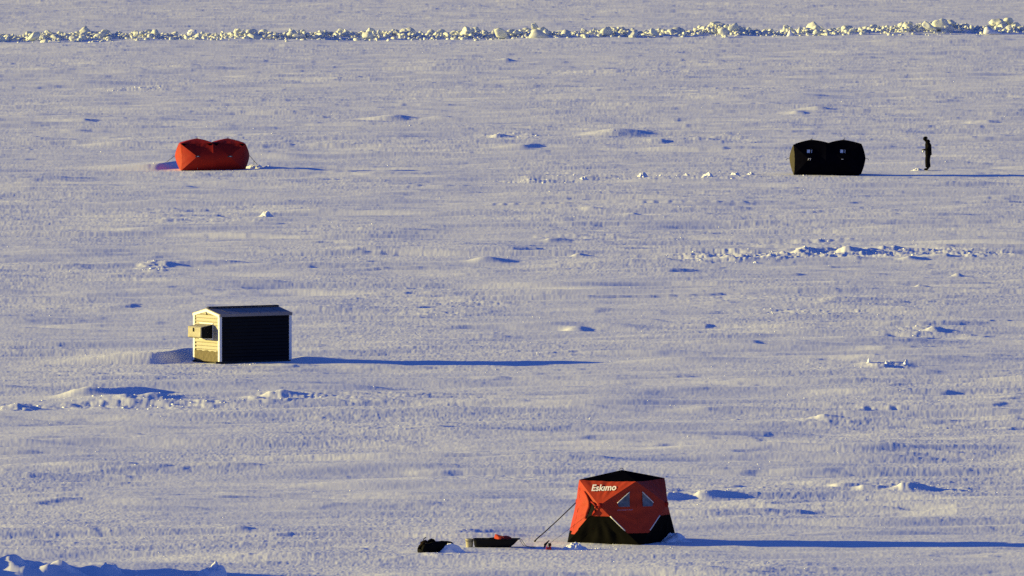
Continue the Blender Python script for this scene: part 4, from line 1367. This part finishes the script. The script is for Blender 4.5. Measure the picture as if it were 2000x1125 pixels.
# ------------------------------------------------------------------ person
def person():
    g = gp(1811.5, 331.5)
    z0 = ground_z(g.x, g.y)
    body = []; edges = []; rad = []
    def add(p, r, par=None):
        body.append(p); rad.append(r)
        if par is not None: edges.append((par, len(body) - 1))
        return len(body) - 1
    # faces -X; y = its side
    pel = add((0.03, 0, 0.93), (0.15, 0.13))
    sp1 = add((0.035, 0, 1.10), (0.14, 0.125), pel)
    sp2 = add((0.035, 0, 1.28), (0.165, 0.135), sp1)
    sp3 = add((0.02, 0, 1.42), (0.13, 0.10), sp2)
    nk = add((-0.03, 0, 1.50), 0.058, sp3)
    hd = add((-0.085, 0, 1.58), 0.098, nk)
    hd2 = add((-0.125, 0, 1.65), 0.112, hd)
    chin = add((-0.165, 0, 1.56), 0.045, hd)
    nose = add((-0.235, 0, 1.605), 0.018, hd2)
    for s in (-1, 1):
        hip = add((0.03, s * 0.10, 0.86), 0.105, pel)
        kn = add((-0.005 + 0.02 * s, s * 0.115, 0.48), 0.07, hip)
        an = add((0.03 + 0.03 * s, s * 0.12, 0.10), 0.05, kn)
        to = add((-0.12 + 0.03 * s, s * 0.13, 0.045), 0.04, an)
        sh = add((0.02, s * 0.19, 1.41), 0.075, sp3)
        el = add((0.05, s * 0.27, 1.13), 0.055, sh)
        wr = add((-0.15, s * 0.12, 1.07), 0.036, el)
        pm = add((-0.215, s * 0.075, 1.085), (0.042, 0.026), wr)
        for k, (dy, ln) in enumerate(((-0.030, .070), (-0.010, .082), (0.010, .078), (0.030, .062))):
            a = add((-0.245, s * 0.075 + dy * 0.9, 1.095), 0.012, pm)
            b = add((-0.245 - ln * 0.5, s * 0.070 + dy, 1.085), 0.0105, a)
            add((-0.245 - ln * 0.7, s * 0.062 + dy, 1.055), 0.009, b)
        th = add((-0.20, s * 0.045, 1.105), 0.013, pm)
        add((-0.245, s * 0.025, 1.115), 0.010, th)
    me = skin_mesh("person", body, edges, rad, 0, 2)
    me.materials.clear()
    me.materials.append(M['skin']); me.materials.append(M['black_cloth'])
    for poly in me.polygons:
        poly.material_index = 0 if (poly.center.z > 1.60 and poly.center.z < 1.635 and poly.center.x < -0.17) else 1
        poly.use_smooth = True
    o = link("person", me, None)
    o.location = (g.x, g.y, z0 - 0.005)
    tag(o, "person in black winter clothing standing with bowed head, hands together, right of the black tent", "person")
    # jacket: a padded coat with sleeves, its hem over the trousers
    jb = bmesh.new()
    rings = []
    for (z, cx, rx, ry) in ((0.83, 0.045, 0.13, 0.17), (0.80, 0.05, 0.165, 0.205), (0.86, 0.05, 0.175, 0.215), (0.98, 0.045, 0.17, 0.21), (1.06, 0.045, 0.165, 0.205),
                            (1.20, 0.045, 0.17, 0.215), (1.32, 0.035, 0.165, 0.22), (1.41, 0.02, 0.14, 0.20), (1.47, -0.005, 0.105, 0.13), (1.52, -0.035, 0.08, 0.085)):
        rings.append([jb.verts.new(Vector((cx + rx * math.cos(2 * math.pi * k / 28) * (1 + 0.03 * math.sin(5 * z * 7 + k)), ry * math.sin(2 * math.pi * k / 28), z + 0.01 * math.sin(3 * k)))) for k in range(28)])
    for r0, r1 in zip(rings[:-1], rings[1:]):
        for k in range(28): jb.faces.new((r0[k], r0[(k + 1) % 28], r1[(k + 1) % 28], r1[k]))
    jb.faces.new(rings[0][::-1]); jb.faces.new(rings[-1])
    for s in (-1, 1):
        add_tube(jb, [(0.02, s * 0.14, 1.43), (0.025, s * 0.21, 1.38), (0.045, s * 0.255, 1.27), (0.055, s * 0.275, 1.15), (0.02, s * 0.26, 1.09), (-0.06, s * 0.20, 1.075), (-0.145, s * 0.13, 1.072)],
                 [0.09, 0.10, 0.095, 0.09, 0.085, 0.07, 0.055], 14)
    bmesh.ops.recalc_face_normals(jb, faces=jb.faces)
    obj("jacket", jb, M['black_cloth'], o, True)
    # trousers
    V = [(0.04, 0, 0.95), (0.04, 0, 0.88)]; E = [(0, 1)]; Rr = [(0.17, 0.15), (0.17, 0.15)]
    for s in (-1, 1):
        b = len(V)
        V += [(0.03, s * 0.10, 0.80), (0.0 + 0.02 * s, s * 0.115, 0.48), (0.025 + 0.03 * s, s * 0.12, 0.24), (0.03 + 0.03 * s, s * 0.12, 0.13)]
        Rr += [0.15, 0.128, 0.122, 0.135]
        E += [(1, b), (b, b + 1), (b + 1, b + 2), (b + 2, b + 3)]
    link("trousers", skin_mesh("trousers", V, E, Rr, 0, 2), M['dark_trousers'], o, True)
    for s in (-1, 1):
        V = [(0.06 + 0.03 * s, s * 0.12, 0.05), (0.035 + 0.03 * s, s * 0.12, 0.18), (-0.06 + 0.03 * s, s * 0.125, 0.055), (-0.165 + 0.03 * s, s * 0.135, 0.045)]
        link("boot", skin_mesh("boot", V, [(0, 1), (0, 2), (2, 3)], [0.065, 0.075, 0.062, 0.05], 0, 2), M['black_cloth'], o, True)
    # cap and hood roll
    v = ICO[3][0].copy()
    v = v * np.array([0.132, 0.122, 0.115])
    v[:, 2] = np.maximum(v[:, 2], -0.045)
    c_ = mesh_np("knit_cap", v, ICO[3][1])
    cap = link("knit_cap", c_, M['black_cloth'], o, True)
    cap.location = (-0.115, 0, 1.665)
    cap.rotation_euler = (0, R(-22), 0)
    v = ICO[3][0] * np.array([0.125, 0.14, 0.10])
    hm = mesh_np("hood", v, ICO[3][1])
    hood = link("hood", hm, M['black_cloth'], o, True)
    hood.location = (0.02, 0, 1.525)
    hood.rotation_euler = (0, R(25), 0)
    # eyes and ears
    for s in (-1, 1):
        b = bmesh.new()
        bmesh.ops.create_icosphere(b, subdivisions=2, radius=0.013)
        e = obj("eye", b, M['white_plastic'], o, True); e.location = (-0.222, s * 0.036, 1.628)
        b = bmesh.new()
        bmesh.ops.create_icosphere(b, subdivisions=2, radius=0.03)
        e = obj("ear", b, M['black_cloth'], o, True); e.location = (-0.09, s * 0.095, 1.60); e.scale = (0.6, 0.3, 1)
    # the bright small thing below the hands
    t = thing("fishing_reel", "tiny bright white object held below the hands of the person in black", "held object", (g.x - 0.235, g.y - 0.01, z0 + 0.975))
    b = bmesh.new()
    add_tube(b, [(0, -0.03, 0.0), (0, -0.015, 0), (0, 0.015, 0), (0, 0.03, 0)], [0.052, 0.042, 0.042, 0.052], 18)
    obj("spool", b, M['white_plastic'], t, True)
    b = bmesh.new()
    add_tube(b, [(0, 0, 0.045), (0.0, 0, 0.10), (-0.02, 0, 0.115)], [0.014, 0.016, 0.012], 8)
    obj("handle", b, M['white_plastic'], t, True)
person()
